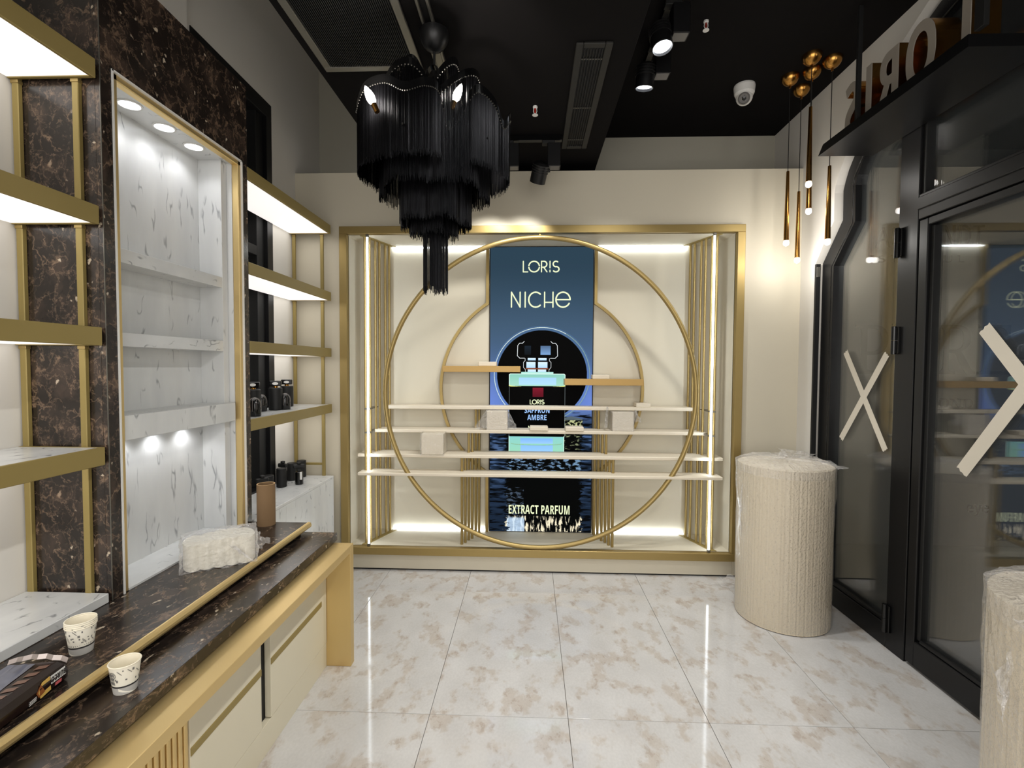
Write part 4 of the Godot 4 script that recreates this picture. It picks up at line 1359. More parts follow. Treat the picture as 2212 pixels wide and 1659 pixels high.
# ---------------------------------------------------------------- chandelier
func build_chandelier() -> void:
	var t := thing("fringe_chandelier", "black chain fringe chandelier with wavy metal ribbons and candle bulbs", "chandelier", "", Vector3(-0.42, 2.928, -2.12))
	var Y0 := -2.928   # world height to local
	var s := new_st()
	var dome := []
	for i in 11:
		var a := PI * 0.5 * i / 10.0
		dome.append([0.064 * cos(a), -0.082 * sin(a)])
	lathe(s, [[0.0, 0.0], [0.064, 0.0]], Vector3.ZERO, 28)
	lathe(s, dome, Vector3.ZERO, 28, Transform3D.IDENTITY, true, false)
	obj("canopy_dome", s, M.black_metal, t)
	s = new_st()
	tube(s, [Vector3(0, -0.08, 0), Vector3(0, 2.42 + Y0, 0)], 0.0055, 8)
	obj("stem", s, M.black_matt, t)

	# ribbons: wavy closed bands, three tiers
	var tiers := [
		{"pts": true, "r": 0.300, "amp": 0.022, "n": 5, "ph": 0.35, "y": 2.560, "ya": 0.042, "low": 2.300, "count": 1250, "rib": 0.034},
		{"r": 0.225, "amp": 0.022, "n": 5, "ph": 2.1, "y": 2.600, "ya": 0.055, "low": 2.225, "count": 700, "rib": 0.030},
		{"r": 0.145, "amp": 0.016, "n": 5, "ph": 1.05, "y": 2.660, "ya": 0.060, "low": 2.105, "count": 700, "rib": 0.032},
		{"r": 0.085, "amp": 0.018, "n": 4, "ph": 0.6, "y": 2.560, "ya": 0.03, "low": 2.060, "count": 380, "rib": 0.02},
		{"r": 0.048, "amp": 0.010, "n": 3, "ph": 0.2, "y": 2.520, "ya": 0.02, "low": 1.822, "count": 150, "rib": 0.02}]
	var chains := new_st()
	for q in tiers:
		var path := []
		var N := 160
		for i in N:
			var a := TAU * i / N
			path.append(ribbon_at(q, a, Y0))
		s = new_st()
		var h: float = q.rib
		for i in N:
			var p: Vector3 = path[i]; var p2: Vector3 = path[(i + 1) % N]
			var d := (p2 - p).normalized()
			var out := Vector3(d.z, 0, -d.x).normalized()
			var up := Vector3(0, h, 0)
			for sg in [-1.0, 1.0]:
				var o: Vector3 = out * 0.0018 * sg
				quad(s, p + o, p2 + o, p2 + o + up, p + o + up, out * sg)
			quad(s, p + up - out * 0.0018, p2 + up - out * 0.0018, p2 + up + out * 0.0018, p + up + out * 0.0018, Vector3.UP)
			quad(s, p - out * 0.0018, p2 - out * 0.0018, p2 + out * 0.0018, p + out * 0.0018, Vector3.DOWN)
		obj("wavy_ribbon", s, M.black_gloss, t)
		s = new_st()
		for i in range(0, N, 1):
			var p: Vector3 = path[i]
			var rad := Vector3(p.x, 0, p.z).normalized()
			var b := p + rad * 0.003
			octa(s, b, 0.0032)
		var hooks := obj("chain_hooks", s, M.steel, t)
		hooks.set_meta("kind", "stuff")
		for k in int(q.count):
			var a := TAU * (k + rng.randf() * 0.4) / float(q.count)
			var p := ribbon_at(q, a, Y0)
			var low: float = float(q.low) + Y0 + rng.randf_range(-0.012, 0.022)
			strand(chains, p, low)
	# radial inner loops that fill the space between the tiers
	var arms := []
	for k in 5:
		arms.append(TAU * k / 5.0 + 0.55)
	for k in 5:
		var a: float = arms[k]
		var pts := []
		for i in 15:
			var u := i / 14.0
			var r := lerpf(0.03, 0.285, u)
			pts.append(Vector3(cos(a) * r, 2.47 + Y0 + 0.06 * sin(u * PI * 1.5), sin(a) * r))
		s = new_st()
		tube(s, pts, 0.005, 6)
		obj("curved_arm", s, M.black_gloss, t)
		for i in 34:
			var u := (i + 0.5) / 34.0
			var r := lerpf(0.06, 0.28, u)
			strand(chains, Vector3(cos(a) * r, 2.49 + Y0, sin(a) * r), (lerpf(2.05, 2.29, ss(0.10, 0.16, r))) + Y0 + rng.randf_range(-0.01, 0.02))
	var ch := obj("chain_fringe", chains, M.chain, t)
	ch.set_meta("kind", "stuff")
	# three looped horns of ribbon on top
	for q in [[-0.115, 2.775, 0.04, 0.050, -0.35], [0.005, 2.755, 0.05, 0.036, 0.0], [0.125, 2.745, 0.03, 0.050, 0.45]]:
		var pts := []
		for i in 19:
			var a := PI * i / 18.0
			pts.append(Vector3(q[0] + cos(a) * q[3] + q[4] * 0.05 * sin(a), q[1] + Y0 - 0.085 + 0.085 * sin(a), q[2]))
		s = new_st()
		for i in 18:
			var p: Vector3 = pts[i]; var p2: Vector3 = pts[i + 1]
			var d := (p2 - p).normalized()
			var nn := Vector3(-d.y, d.x, 0)
			var w := Vector3(0, 0, 0.016)
			for sg in [-1.0, 1.0]:
				var o: Vector3 = nn * 0.003 * sg
				quad(s, p + o - w, p2 + o - w, p2 + o + w, p + o + w, nn * sg)
			quad(s, p - nn * 0.003 + w, p2 - nn * 0.003 + w, p2 + nn * 0.003 + w, p + nn * 0.003 + w, Vector3.BACK)
		obj("ribbon_horn", s, M.black_gloss, t)
	# candle bulbs
	for q in [[-0.186, 2.505, 0.268, -0.45], [0.115, 2.585, 0.13, 0.40], [-0.045, 2.430, 0.245, 0.0], [0.235, 2.505, 0.10, 0.6]]:
		var T := Transform3D(Basis(Vector3.FORWARD, q[3]), Vector3(q[0], q[1] + Y0, q[2]))
		var holder := new_st()
		lathe(holder, [[0.0, -0.052], [0.010, -0.052], [0.011, -0.020], [0.0, -0.018]], Vector3.ZERO, 14, T, true)
		var hd := obj("bulb_holder", holder, M.brass, t)
		s = new_st()
		lathe(s, [[0.008, -0.020], [0.0155, -0.006], [0.0175, 0.010], [0.014, 0.030], [0.006, 0.050], [0.0, 0.058]], Vector3.ZERO, 16, T, true, false)
		obj("candle_bulb", s, M.bulb, hd)
		omni("candle_bulb_light", T * Vector3(0, 0.012, 0), 0.05, Color(1.0, 0.97, 0.94), 0.014, t)

const OUTER := [[-0.31, 0.02, 2.60], [-0.29, 0.13, 2.53], [-0.235, 0.20, 2.575], [-0.14, 0.25, 2.575], [-0.06, 0.27, 2.535], [0.02, 0.27, 2.55], [0.07, 0.25, 2.53], [0.085, 0.17, 2.44], [0.13, 0.16, 2.48], [0.20, 0.18, 2.57], [0.265, 0.12, 2.555], [0.30, 0.06, 2.49], [0.325, -0.02, 2.56], [0.28, -0.16, 2.55], [0.15, -0.28, 2.58], [0.0, -0.31, 2.53], [-0.15, -0.28, 2.58], [-0.27, -0.16, 2.55]]

func ribbon_at(q: Dictionary, a: float, Y0: float) -> Vector3:
	if q.has("pts"):
		var n := OUTER.size()
		var u := fposmod(a / TAU, 1.0) * n
		var i := int(u)
		var P := []
		for k in 4:
			var p: Array = OUTER[(i + n - 1 + k) % n]
			P.append(Vector3(p[0], p[2] + Y0, p[1]))
		return P[1].cubic_interpolate(P[2], P[0], P[3], u - i)
	var r: float = q.r + q.amp * cos(q.n * a + q.ph)
	var tw: float = a + 0.10 * sin(q.n * a + q.ph)
	return Vector3(cos(tw) * r, q.y + Y0 + q.ya * cos(q.n * a + q.ph + 0.9), sin(tw) * r)

func octa(s: SurfaceTool, c: Vector3, r: float) -> void:
	for sx in [-1.0, 1.0]:
		for sy in [-1.0, 1.0]:
			for sz in [-1.0, 1.0]:
				var n := Vector3(sx, sy, sz).normalized()
				tri(s, c + Vector3(sx * r, 0, 0), c + Vector3(0, sy * r, 0), c + Vector3(0, 0, sz * r), n, n, n)

func strand(s: SurfaceTool, top: Vector3, low: float) -> void:
	var r := 0.00125
	var a := rng.randf() * TAU
	for k in 3:
		var u := a + TAU * k / 3.0
		var v := a + TAU * (k + 1) / 3.0
		var nu := Vector3(cos(u), 0, sin(u)); var nv := Vector3(cos(v), 0, sin(v))
		var B := Vector3(top.x, low, top.z)
		quadn(s, top + nu * r, top + nv * r, B + nv * r, B + nu * r, nu, nv, nv, nu)

# ---------------------------------------------------------------- pendants
func build_pendants() -> void:
	var q := [[1.604, -2.917, 2.568, "highest hung of the five"], [1.740, -2.951, 2.246, "closest to the arch jamb"], [1.685, -3.057, 2.457, "second highest, in the middle of the five"], [1.589, -3.122, 2.283, "closest to the niche frame"], [1.725, -3.247, 2.203, "lowest hung of the five"]]
	for p in q:
		var H := 3.295
		var t := thing("pendant_light", "slim brass pendant tube with a glowing bulb, %s" % p[3], "pendant", "brass pendants by the entrance", Vector3(p[0], p[2], p[1]))
		var up: float = H - p[2]
		var s := new_st()
		var prof := []
		for i in 9:
			var a := PI * 0.5 * i / 8.0
			prof.append([0.052 * cos(a), up - 0.058 * sin(a)])
		lathe(s, prof, Vector3.ZERO, 24, Transform3D.IDENTITY, true, false)
		obj("canopy", s, M.brass, t)
		s = new_st()
		lathe(s, [[0.0, up - 0.072], [0.006, up - 0.072], [0.007, up - 0.056]], Vector3.ZERO, 12, Transform3D.IDENTITY, true)
		obj("cord_grip", s, M.brass, t)
		s = new_st()
		tube(s, [Vector3(0, 0.43, 0), Vector3(0, up - 0.07, 0)], 0.0022, 6)
		obj("cord", s, M.black_matt, t)
		s = new_st()
		lathe(s, [[0.0, 0.435], [0.0085, 0.435], [0.0090, 0.43], [0.0155, 0.014], [0.0155, 0.010], [0.0, 0.010]], Vector3.ZERO, 20, Transform3D.IDENTITY, true)
		obj("brass_tube", s, M.brass, t)
		s = new_st()
		lathe(s, [[0.013, 0.010], [0.0165, 0.0], [0.017, -0.009], [0.013, -0.018], [0.006, -0.023], [0.0, -0.0235]], Vector3.ZERO, 18, Transform3D.IDENTITY, true, false)
		obj("bulb", s, M.bulb, t)
		omni("bulb_light", Vector3(0, -0.008, 0), 0.030, Color(1.0, 0.985, 0.96), 0.015, t)

# ---------------------------------------------------------------- wrapped drums
func build_drums() -> void:
	drum(Vector3(1.535, 0, -2.97), 1, "fluted cream drum pedestal wrapped in clear film beside the niche")
	drum(Vector3(1.425, 0, -1.165), 2, "fluted cream drum pedestal wrapped in clear film beside the glass door leaf")

func drum(at: Vector3, sd: int, label: String) -> void:
	var t := thing("wrapped_drum", label, "pedestal", "wrapped drum pedestals", at)
	var s := new_st()
	var R := 0.254
	var H := 0.925
	var n := 192
	# fluted body
	for i in n:
		var a := TAU * i / n; var b := TAU * (i + 1) / n
		var fa := flute(a); var fb := flute(b)
		var pa := Vector3(cos(a), 0, sin(a)) * (R + fa); var pb := Vector3(cos(b), 0, sin(b)) * (R + fb)
		var d := (pb - pa).normalized()
		var nn := Vector3(d.z, 0, -d.x)
		if nn.dot(pa) < 0:
			nn = -nn
		quad(s, pa + Vector3.UP * 0.004, pb + Vector3.UP * 0.004, pb + Vector3.UP * H, pa + Vector3.UP * H, nn)
		tri(s, pa + Vector3.UP * H, pb + Vector3.UP * H, Vector3.UP * H, Vector3.UP, Vector3.UP, Vector3.UP)
	obj("fluted_body", s, M.drum, t)
	s = new_st()
	lathe(s, [[0.0, 0.0], [R - 0.004, 0.0], [R - 0.004, 0.006]], Vector3.ZERO, 48, Transform3D.IDENTITY, true)
	obj("foot_ring", s, M.cardboard, t)
	# stretched film round the side, gathered over the top
	s = new_st()
	var nz := noise(sd * 13, 1.0, 3)
	var rows := 16
	var cols := 96
	var g := []
	for j in rows + 1:
		var row := []
		for i in cols:
			var a := TAU * i / cols
			var y := lerpf(0.012, H + 0.012, float(j) / rows)
			var r := R + 0.006 + 0.005 * nz.get_noise_3d(cos(a) * 3, y * 6, sin(a) * 3)
			if j >= rows - 3:
				r += 0.008 * (0.5 + nz.get_noise_3d(cos(a) * 9, y * 9, sin(a) * 9 + 40))
			row.append(Vector3(cos(a) * r, y, sin(a) * r))
		g.append(row)
	for j in 7:
		var row := []
		for i in cols:
			var a := TAU * i / cols
			var u := (j + 1) / 7.0
			var r := (R + 0.008) * (1.0 - u)
			var y := H + 0.018 + 0.012 * sin(minf(u * 3.0, 1.0) * PI * 0.5) + 0.016 * nz.get_noise_3d(cos(a) * r * 22, 9.0, sin(a) * r * 22 + sin(a * 7) * 0.6)
			row.append(Vector3(cos(a) * r, y, sin(a) * r))
		g.append(row)
	var top := new_st()
	for j in g.size() - 1:
		for i in cols:
			var k := (i + 1) % cols
			var c: Vector3 = (g[j][i] + g[j + 1][k]) * 0.5
			facet(s if j < rows - 1 else top, g[j][i], g[j][k], g[j + 1][k], g[j + 1][i], Vector3(c.x, maxf(0, c.y - H) * 20.0, c.z))
	obj("stretch_film", s, M.film, t)
	obj("gathered_film_top", top, M.film_thick, t)
	# loose ends of film standing off the rim
	var tufts := [[Vector3(0.24, H - 0.02, 0.02), Vector3(0.34, H - 0.02, 0.06), Vector3(0.22, H + 0.03, -0.12), 5], [Vector3(0.15, H + 0.0, -0.2), Vector3(0.30, H + 0.03, -0.14), Vector3(0.05, H + 0.06, -0.22), 6], [Vector3(-0.02, H + 0.02, -0.05), Vector3(0.03, H + 0.075, -0.10), Vector3(0.06, H + 0.02, -0.04), 7], [Vector3(-0.262, 0.45, 0.02), Vector3(-0.285, 0.70, 0.06), Vector3(-0.262, 0.83, 0.04), 8]]
	if sd == 2:
		tufts = [[Vector3(-0.255, H - 0.06, 0.02), Vector3(-0.285, H - 0.01, 0.0), Vector3(-0.25, H + 0.02, 0.03), 9], [Vector3(-0.262, 0.62, -0.04), Vector3(-0.275, 0.74, -0.05), Vector3(-0.262, 0.84, -0.02), 10]]
	for q in tufts:
		s = new_st()
		film_tuft(s, q[0], q[1], q[2], q[3])
		obj("loose_film", s, M.film_thick, t)

func flute(a: float) -> float:
	var f := fposmod(a / TAU * 76.0, 1.0)
	return 0.0034 * sin(f * PI)

func film_tuft(s: SurfaceTool, a: Vector3, b: Vector3, c: Vector3, sd: int) -> void:
	var nz := noise(sd + 200, 12.0, 3)
	var n := 8
	for i in n:
		for j in n - i:
			var P := func(u: float, v: float) -> Vector3:
				var p := a + (b - a) * u + (c - a) * v
				return p + Vector3(nz.get_noise_2d(u * 9, v * 9), nz.get_noise_2d(u * 9 + 30, v * 9), nz.get_noise_2d(u * 9, v * 9 + 30)) * 0.02
			var p0: Vector3 = P.call(float(i) / n, float(j) / n)
			var p1: Vector3 = P.call(float(i + 1) / n, float(j) / n)
			var p2: Vector3 = P.call(float(i) / n, float(j + 1) / n)
			facet(s, p0, p1, p2, p2, Vector3(0, 0.5, 1))
			if i + j < n - 1:
				var p3: Vector3 = P.call(float(i + 1) / n, float(j + 1) / n)
				facet(s, p1, p3, p2, p2, Vector3(0, 0.5, 1))

# ---------------------------------------------------------------- small things on counter and shelves
func paper_cup(label: String, group: String, at: Vector3, turn: float) -> Node3D:
	var t := thing("paper_cup", label, "cup", group, at)
	t.rotation.y = turn
	var r0 := 0.0245; var r1 := 0.0345; var h := 0.076
	var s := new_st()
	lathe(s, [[0.0, 0.003], [r0, 0.003], [r0, 0.0], [r0 + 0.0006, 0.0], [r1, h - 0.001]], Vector3.ZERO, 40, Transform3D.IDENTITY, true)
	obj("outside", s, M.paper_white, t)
	s = new_st()
	lathe(s, [[0.0, 0.005], [r0 - 0.0004, 0.005], [r1 - 0.0006, h]], Vector3.ZERO, 40)
	obj("inside", s, M.cup_in, t)
	s = new_st()
	var rim := []
	for i in 40:
		rim.append(Vector3(cos(TAU * i / 40.0) * r1, h, sin(TAU * i / 40.0) * r1))
	tube(s, rim, 0.0016, 8, true)
	obj("rolled_rim", s, M.cup_in, t)
	# printed band and motifs, hugging the paper
	var rr := func(y: float) -> float: return lerpf(r0, r1, y / h) + 0.0011
	s = new_st()
	cup_patch(s, rr, 0, TAU, 0.020, 0.0245, 0.0)
	obj("printed_band", s, M.dark_ink, t)
	s = new_st()
	cup_patch(s, rr, 0, TAU, 0.001, 0.0200, 0.0)
	obj("printed_foot", s, mat(Color(0.66, 0.65, 0.63), 0.7), t)
	s = new_st()
	cup_patch(s, rr, 0.2, 1.9, 0.0015, 0.0195, 0.8)
	obj("printed_swoosh", s, M.paper_white, t)
	s = new_st()
	for k in 26:
		var a := -1.6 + k * 0.21 + rng.randf() * 0.1
		var y := 0.030 + rng.randf() * 0.036
		if k % 3 == 0:
			cup_patch(s, rr, a, a + 0.28, y, y + 0.0022, 0.011)
		else:
			cup_patch(s, rr, a, a + 0.07 + rng.randf() * 0.09, y, y + 0.003 + rng.randf() * 0.004, 0.0)
	obj("printed_motifs", s, M.grey_ink, t)
	s = new_st()
	for k in 14:
		var a := 2.1 + (k % 5) * 0.13 + rng.randf() * 0.05
		var y := 0.028 + int(k / 5.0) * 0.011
		cup_patch(s, rr, a, a + 0.10, y, y + 0.0085, 0.004)
	for k in 18:
		var a := 2.22 + 0.24 * cos(TAU * k / 18.0)
		var y := 0.054 + 0.0085 * sin(TAU * k / 18.0)
		cup_patch(s, rr, a, a + 0.06, y, y + 0.0022, 0.0)
	obj("printed_emblem", s, M.grey_ink, t)
	return t

func cup_patch(s: SurfaceTool, rr: Callable, a0: float, a1: float, y0: float, y1: float, skew: float) -> void:
	var n := maxi(2, int((a1 - a0) / 0.16))
	for i in n:
		var a := lerpf(a0, a1, float(i) / n); var b := lerpf(a0, a1, float(i + 1) / n)
		var ua := float(i) / n; var ub := float(i + 1) / n
		var ya0 := y0; var ya1 := y1; var yb0 := y0; var yb1 := y1
		if skew > 0.5:
			ya1 = lerpf(y0, y1, ua * ua); yb1 = lerpf(y0, y1, ub * ub)
			ya0 = lerpf(y0, y1, maxf(0, ua - 0.45)); yb0 = lerpf(y0, y1, maxf(0, ub - 0.45))
		elif skew > 0.0:
			ya0 += ua * skew; ya1 += ua * skew; yb0 += ub * skew; yb1 += ub * skew
		var da := Vector3(cos(a), 0, sin(a)); var db := Vector3(cos(b), 0, sin(b))
		var k := 1.0 if skew <= 0.5 else 1.006
		quadn(s, da * rr.call(ya0) * k + Vector3.UP * ya0, db * rr.call(yb0) * k + Vector3.UP * yb0, db * rr.call(yb1) * k + Vector3.UP * yb1, da * rr.call(ya1) * k + Vector3.UP * ya1, da, db, db, da)

func build_small_things() -> void:
	# cups: one alone on the lower worktop, four nested on the upper one
	paper_cup("single white paper coffee cup standing alone on the lower marble worktop", "", Vector3(-1.054, 0.650, -1.205), 0.5)
	var nest := ["bottom cup of the nested paper cup stack, printed side showing", "second paper cup up in the nested stack", "third paper cup up in the nested stack", "top paper cup of the nested stack, open inside showing"]
	for k in 4:
		var c := paper_cup(nest[k], "nested paper cups", Vector3(-1.246, 0.700 + k * 0.0052, -1.283), -0.75)
	# cardboard tube
	var tb := thing("cardboard_tube", "brown cardboard tube standing upright at the end of the counter", "tube", "", Vector3(-1.322, 0.700, -2.372))
	var s := new_st()
	lathe(s, [[0.0365, 0.0], [0.0425, 0.0], [0.0425, 0.206], [0.0365, 0.206], [0.0365, 0.0]], Vector3.ZERO, 36, Transform3D.IDENTITY, true)
	obj("tube_wall", s, M.cardboard, tb)
	s = new_st()
	lathe(s, [[0.0364, 0.2063], [0.0426, 0.2063]], Vector3.ZERO, 36)
	obj("cut_end", s, mat(Color(0.74, 0.60, 0.42), 0.8), tb)

	# shrink-wrapped pack of cup sleeves lying on the counter
	var pk := thing("wrapped_paper_pack", "bulky white paper pack in crinkled clear film lying on the counter", "pack", "", Vector3(-1.255, 0.7025, -1.905))
	pk.rotation.y = deg_to_rad(33)
	s = new_st()
	var outl := PackedVector2Array()
	var lob := 5
	for i in lob * 6:
		var u := i / float(lob * 6)
		outl.append(Vector2(lerpf(-0.112, 0.112, u), 0.056 + 0.016 * absf(sin(u * lob * PI))))
	for i in 8:
		outl.append(Vector2(0.112 + 0.014 * sin(PI * i / 8.0), lerpf(0.056, -0.056, i / 8.0)))
	for i in lob * 6:
		var u := i / float(lob * 6)
		outl.append(Vector2(lerpf(0.112, -0.112, u), -0.056 - 0.016 * absf(sin(u * lob * PI))))
	for i in 8:
		outl.append(Vector2(-0.112 - 0.014 * sin(PI * i / 8.0), lerpf(-0.056, 0.056, i / 8.0)))
	prism(s, outl, 0.0, 0.105, func(u: float, v: float, w: float) -> Vector3: return Vector3(u, w * (1.0 + 0.05 * sin(u * 26.0 + 1.0)), v), true)
	obj("paper_bundle", s, M.paper_white, pk)
	s = new_st()
	crumple_box(s, Vector3(0, 0.058, 0), Vector3(0.127, 0.056, 0.073), 0.012, 31)
	film_tuft(s, Vector3(0.13, 0.10, -0.02), Vector3(0.185, 0.065, 0.03), Vector3(0.13, 0.035, 0.05), 21)
	film_tuft(s, Vector3(0.03, 0.085, 0.076), Vector3(0.13, 0.004, 0.11), Vector3(0.06, 0.065, 0.082), 22)
	obj("crinkled_film", s, M.film_thick, pk)

	# scrap of clear film on the floor by the drum
	var sc := thing("film_scrap", "crumpled scrap of clear film on the floor between niche and drum", "film", "", Vector3(1.33, 0.001, -3.36))
	s = new_st()
	film_tuft(s, Vector3(-0.10, 0.012, 0.02), Vector3(0.13, 0.016, 0.05), Vector3(0.09, 0.050, -0.05), 41)
	film_tuft(s, Vector3(-0.02, 0.012, 0.05), Vector3(0.14, 0.014, 0.11), Vector3(0.12, 0.030, 0.02), 42)
	obj("film_sheet", s, M.film_thick, sc)

	build_cake_pack()
	build_bottles()

func build_cake_pack() -> void:
	# loaf shaped snack packet with a clear window on top, printed side facing the shop floor
	var t := thing("cake_packet", "dark brown cake packet with a clear window and a pictured slice on the counter", "packet", "", Vector3(-1.236, 0.701, -1.135))
	t.rotation.y = deg_to_rad(7)
	var s := new_st()
	# body: rounded section along z, pinched at the sealed far end
	var prof := [Vector2(-0.072, 0.004), Vector2(-0.060, 0.0), Vector2(0.064, 0.0), Vector2(0.073, 0.008), Vector2(0.076, 0.030), Vector2(0.070, 0.047), Vector2(0.054, 0.054), Vector2(-0.052, 0.052), Vector2(-0.070, 0.042), Vector2(-0.076, 0.022)]
	var st := [[-0.022, 0.55, 0.75], [-0.012, 0.90, 0.95], [0.02, 1.0, 1.0], [0.13, 1.0, 1.0], [0.24, 0.97, 1.0], [0.262, 0.85, 0.8]]
	var rings := []
	for q in st:
		var ring := []
		for p in prof:
			ring.append(Vector3(p.x * (0.86 + 0.14 * q[1]), p.y * q[2], q[0]))
		rings.append(ring)
	for i in rings.size() - 1:
		for k in prof.size():
			var l := (k + 1) % prof.size()
			var mid: Vector3 = (rings[i][k] + rings[i + 1][l]) * 0.5
			facet(s, rings[i][k], rings[i][l], rings[i + 1][l], rings[i + 1][k], Vector3(mid.x, mid.y - 0.027, 0))
	for e in [0, rings.size() - 1]:
		for k in range(1, prof.size() - 1):
			facet(s, rings[e][0], rings[e][k], rings[e][k + 1], rings[e][k + 1], Vector3(0, 0, -1 if e == 0 else 1))
	obj("foil_body", s, mat(Color(0.115, 0.065, 0.055), 0.2), t)
	s = new_st()
	var fin := []
	for i in 9:
		fin.append(Vector3(lerpf(-0.074, 0.066, i / 8.0), 0.040 + 0.012 * sin(PI * i / 8.0), -0.024 - 0.004 * (i % 2)))
	for i in 8:
		facet(s, fin[i], fin[i + 1], fin[i + 1] + Vector3(0, 0.010, -0.006), fin[i] + Vector3(0, 0.010, -0.006), Vector3(0, 1, 0.4))
	obj("crimped_seal", s, mat(Color(0.62, 0.58, 0.56), 0.2, 0.5), t)
	s = new_st()
	var wn := noise(77, 30.0, 2)
	for i in 8:
		for k in 6:
			var P := func(a: int, b: int) -> Vector3:
				return Vector3(lerpf(-0.050, 0.012 + 0.02 * (b / 6.0), a / 8.0), 0.0545 + 0.0022 * wn.get_noise_2d(a * 0.9, b * 0.9), lerpf(0.0, 0.22, b / 6.0))
			facet(s, P.call(i, k), P.call(i + 1, k), P.call(i + 1, k + 1), P.call(i, k + 1), Vector3.UP)
	obj("clear_window_sheen", s, mat(Color(0.46, 0.47, 0.53), 0.12, 0.35), t)  # bluish reflection on the clear window is put into this colour
	s = new_st()
	for k in 7:
		var z := 0.012 + k * 0.028
		facet(s, Vector3(0.030, 0.0552, z), Vector3(0.052, 0.0550, z - 0.006), Vector3(0.052, 0.0550, z + 0.008), Vector3(0.030, 0.0552, z + 0.016), Vector3.UP)
	obj("printed_cocoa_stripes", s, mat(Color(0.42, 0.30, 0.24), 0.3), t)
	# prints on the side, which leans out slightly
	var side := func(u: float, v: float, w: float) -> Vector3: return Vector3(0.0755 + w - absf(v - 0.026) * 0.12, v, u)
	s = new_st()
	prism(s, PackedVector2Array([Vector2(0.034, 0.010), Vector2(0.062, 0.006), Vector2(0.070, 0.024), Vector2(0.058, 0.042), Vector2(0.036, 0.044)]), 0.0006, 0.0012, side)
	obj("printed_cake_slice", s, mat(Color(0.80, 0.66, 0.34), 0.4), t)
	s = new_st()
	prism(s, PackedVector2Array([Vector2(0.052, 0.018), Vector2(0.068, 0.012), Vector2(0.076, 0.026), Vector2(0.062, 0.040)]), 0.0012, 0.0018, side)
	obj("printed_cake_crust", s, mat(Color(0.52, 0.29, 0.12), 0.4), t)
	for k in 3:
		s = new_st()
		prism(s, PackedVector2Array([Vector2(0.074, 0.010 + k * 0.004), Vector2(0.092, 0.008 + k * 0.004), Vector2(0.092, 0.0095 + k * 0.004), Vector2(0.074, 0.0115 + k * 0.004)]), 0.0006, 0.0012, side)
		obj("printed_fork_tine", s, M.white, t)
	s = new_st()
	prism(s, PackedVector2Array([Vector2(-0.008, 0.023), Vector2(0.034, 0.023), Vector2(0.034, 0.042), Vector2(-0.008, 0.042)]), 0.0004, 0.0010, side)
	obj("name_label", s, M.white, t)
	var f := sysfont("Droid Sans", 700)
	text_on("name_lettering", "BURCO", f, 0.0135, 0.0006, M.dark_ink, t, Vector3(0.0764, 0.0325, 0.013), Vector3(0, PI / 2, PI), 0.70)
	s = new_st()
	prism(s, PackedVector2Array([Vector2(0.004, 0.011), Vector2(0.022, 0.011), Vector2(0.022, 0.019), Vector2(0.004, 0.019)]), 0.0004, 0.0010, side)
	obj("flavour_mark", s, mat(Color(0.72, 0.35, 0.36), 0.4), t)

func faceted(s: SurfaceTool, c: Vector3, r: float, h: float, n: int, e := 0.003) -> void:
	lathe(s, [[0.0, 0.0], [r - e, 0.0], [r, e], [r, h - e], [r - e, h], [0.0, h]], c, n, Transform3D.IDENTITY, true)

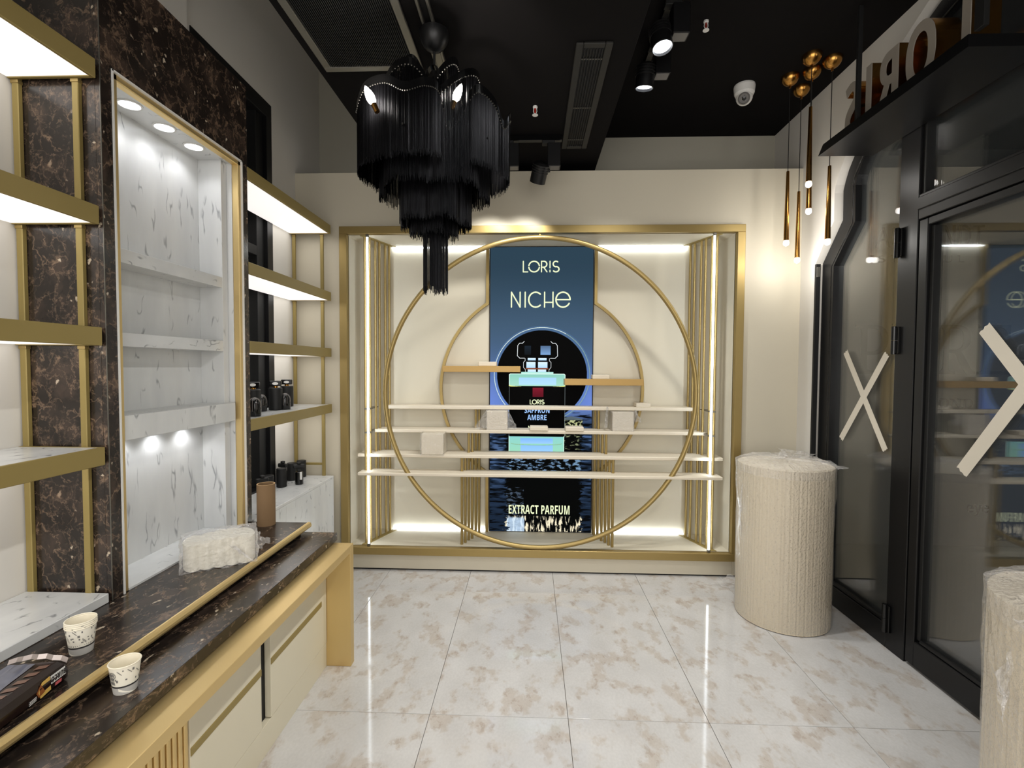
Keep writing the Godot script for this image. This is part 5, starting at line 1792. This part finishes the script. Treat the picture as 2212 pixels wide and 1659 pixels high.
func build_bottles() -> void:
	# tall octagonal flacons with a bow-like stopper
	var y := 1.2255
	for q in [[-1.630, -3.196, "nearest the niche wall"], [-1.563, -2.927, "in the middle of the shelf"], [-1.572, -2.70, "beside the tall cabinet"]]:
		var t := thing("perfume_bottle", "tall black faceted perfume bottle with an oval badge stopper, %s" % q[2], "bottle", "tall black bottles on the lowest window shelf", Vector3(q[0], y, q[1]))
		t.rotation.y = 0.35
		var s := new_st()
		faceted(s, Vector3.ZERO, 0.040, 0.137, 8)
		obj("glass_body", s, M.black_matt, t)
		s = new_st()
		faceted(s, Vector3(0, 0.137, 0), 0.014, 0.010, 12, 0.001)
		obj("neck", s, M.brass, t)
		bx("stopper", Vector3(-0.034, 0.147, -0.012), Vector3(0.034, 0.180, 0.012), M.black_gloss, t, 0.004)
		s = new_st()
		var ov := PackedVector2Array()
		for i in 20:
			ov.append(Vector2(0.017 * cos(TAU * i / 20.0), 0.163 + 0.0085 * sin(TAU * i / 20.0)))
		prism(s, ov, 0.012, 0.0135, func(u: float, v: float, w: float) -> Vector3: return Vector3(u, v, w))
		obj("oval_badge", s, M.white, t)
	# domed bottles with pale drip lines
	for q in [[-1.527, -2.97, "by the middle tall bottle"], [-1.482, -2.558, "at the cabinet end"], [-1.600, -2.83, "set back between the tall bottles"]]:
		var t := thing("domed_bottle", "short domed black bottle with pale drip lines, %s" % q[2], "bottle", "domed black bottles on the lowest window shelf", Vector3(q[0], y, q[1]))
		var s := new_st()
		var prof := [[0.0, 0.0], [0.030, 0.0], [0.032, 0.004], [0.032, 0.060]]
		for i in 7:
			var a := PI * 0.5 * (i + 1) / 7.0
			prof.append([0.032 * cos(a), 0.060 + 0.040 * sin(a)])
		lathe(s, prof, Vector3.ZERO, 24, Transform3D.IDENTITY, true, false)
		obj("glass_body", s, M.black_gloss, t)
		for k in 9:
			var a := TAU * k / 9.0
			var pts := []
			for i in 9:
				var b := PI * 0.5 * (8 - i) / 8.0
				pts.append(Vector3(cos(a) * 0.0325 * cos(b), 0.060 + 0.0405 * sin(b), sin(a) * 0.0325 * cos(b)))
			pts.append(Vector3(cos(a) * 0.0325, 0.048 - (k % 3) * 0.010, sin(a) * 0.0325))
			s = new_st()
			tube(s, pts, 0.0010, 5)
			obj("drip_line", s, mat(Color(0.55, 0.52, 0.50), 0.4), t)
	# cylinders on the base cabinet
	y = 0.7085
	for q in [[-1.622, -3.375, 0.118, "closest to the niche wall"], [-1.640, -3.272, 0.120, "second from the niche wall"], [-1.615, -3.085, 0.122, "third from the niche wall"], [-1.600, -2.90, 0.118, "fourth from the niche wall"], [-1.575, -2.60, 0.112, "beside the tall cabinet"]]:
		var t := thing("black_canister", "matt black cylinder bottle on the marble base, %s" % q[3], "bottle", "black canisters on the base cabinet", Vector3(q[0], y, q[1]))
		var s := new_st()
		faceted(s, Vector3.ZERO, 0.031, q[2], 28)
		obj("can_body", s, M.black_matt, t)
		s = new_st()
		lathe(s, [[0.0, float(q[2]) + 0.0005], [0.026, float(q[2]) + 0.0005]], Vector3.ZERO, 28)
		obj("lid_disc", s, M.black_metal, t)
	# stand with tester atomisers behind the canisters
	for q in [[-1.535, -3.16, 0.4, "leaning with a white paper tag"], [-1.655, -3.18, -0.3, "standing by the window frame"], [-1.560, -2.76, 0.9, "lying against the tall cabinet"]]:
		var t := thing("tester_atomiser", "black tester atomiser with a crossed stopper, %s" % q[3], "bottle", "black testers on the base cabinet", Vector3(q[0], y, q[1]))
		t.rotation = Vector3(0, q[2], 0)
		var s := new_st()
		faceted(s, Vector3.ZERO, 0.026, 0.085, 8)
		obj("glass_body", s, M.black_gloss, t)
		bx("neck", Vector3(-0.010, 0.0852, -0.010), Vector3(0.010, 0.108, 0.010), M.black_matt, t, 0.002)
		bx("stopper", Vector3(-0.036, 0.108, -0.011), Vector3(0.036, 0.134, 0.011), M.black_matt, t, 0.005)
		bx("stopper_knob", Vector3(-0.012, 0.134, -0.012), Vector3(0.012, 0.150, 0.012), M.black_matt, t, 0.004)
		if q[3].begins_with("leaning"):
			bx("paper_tag", Vector3(0.006, 0.035, 0.024), Vector3(0.020, 0.085, 0.026), M.white, t)
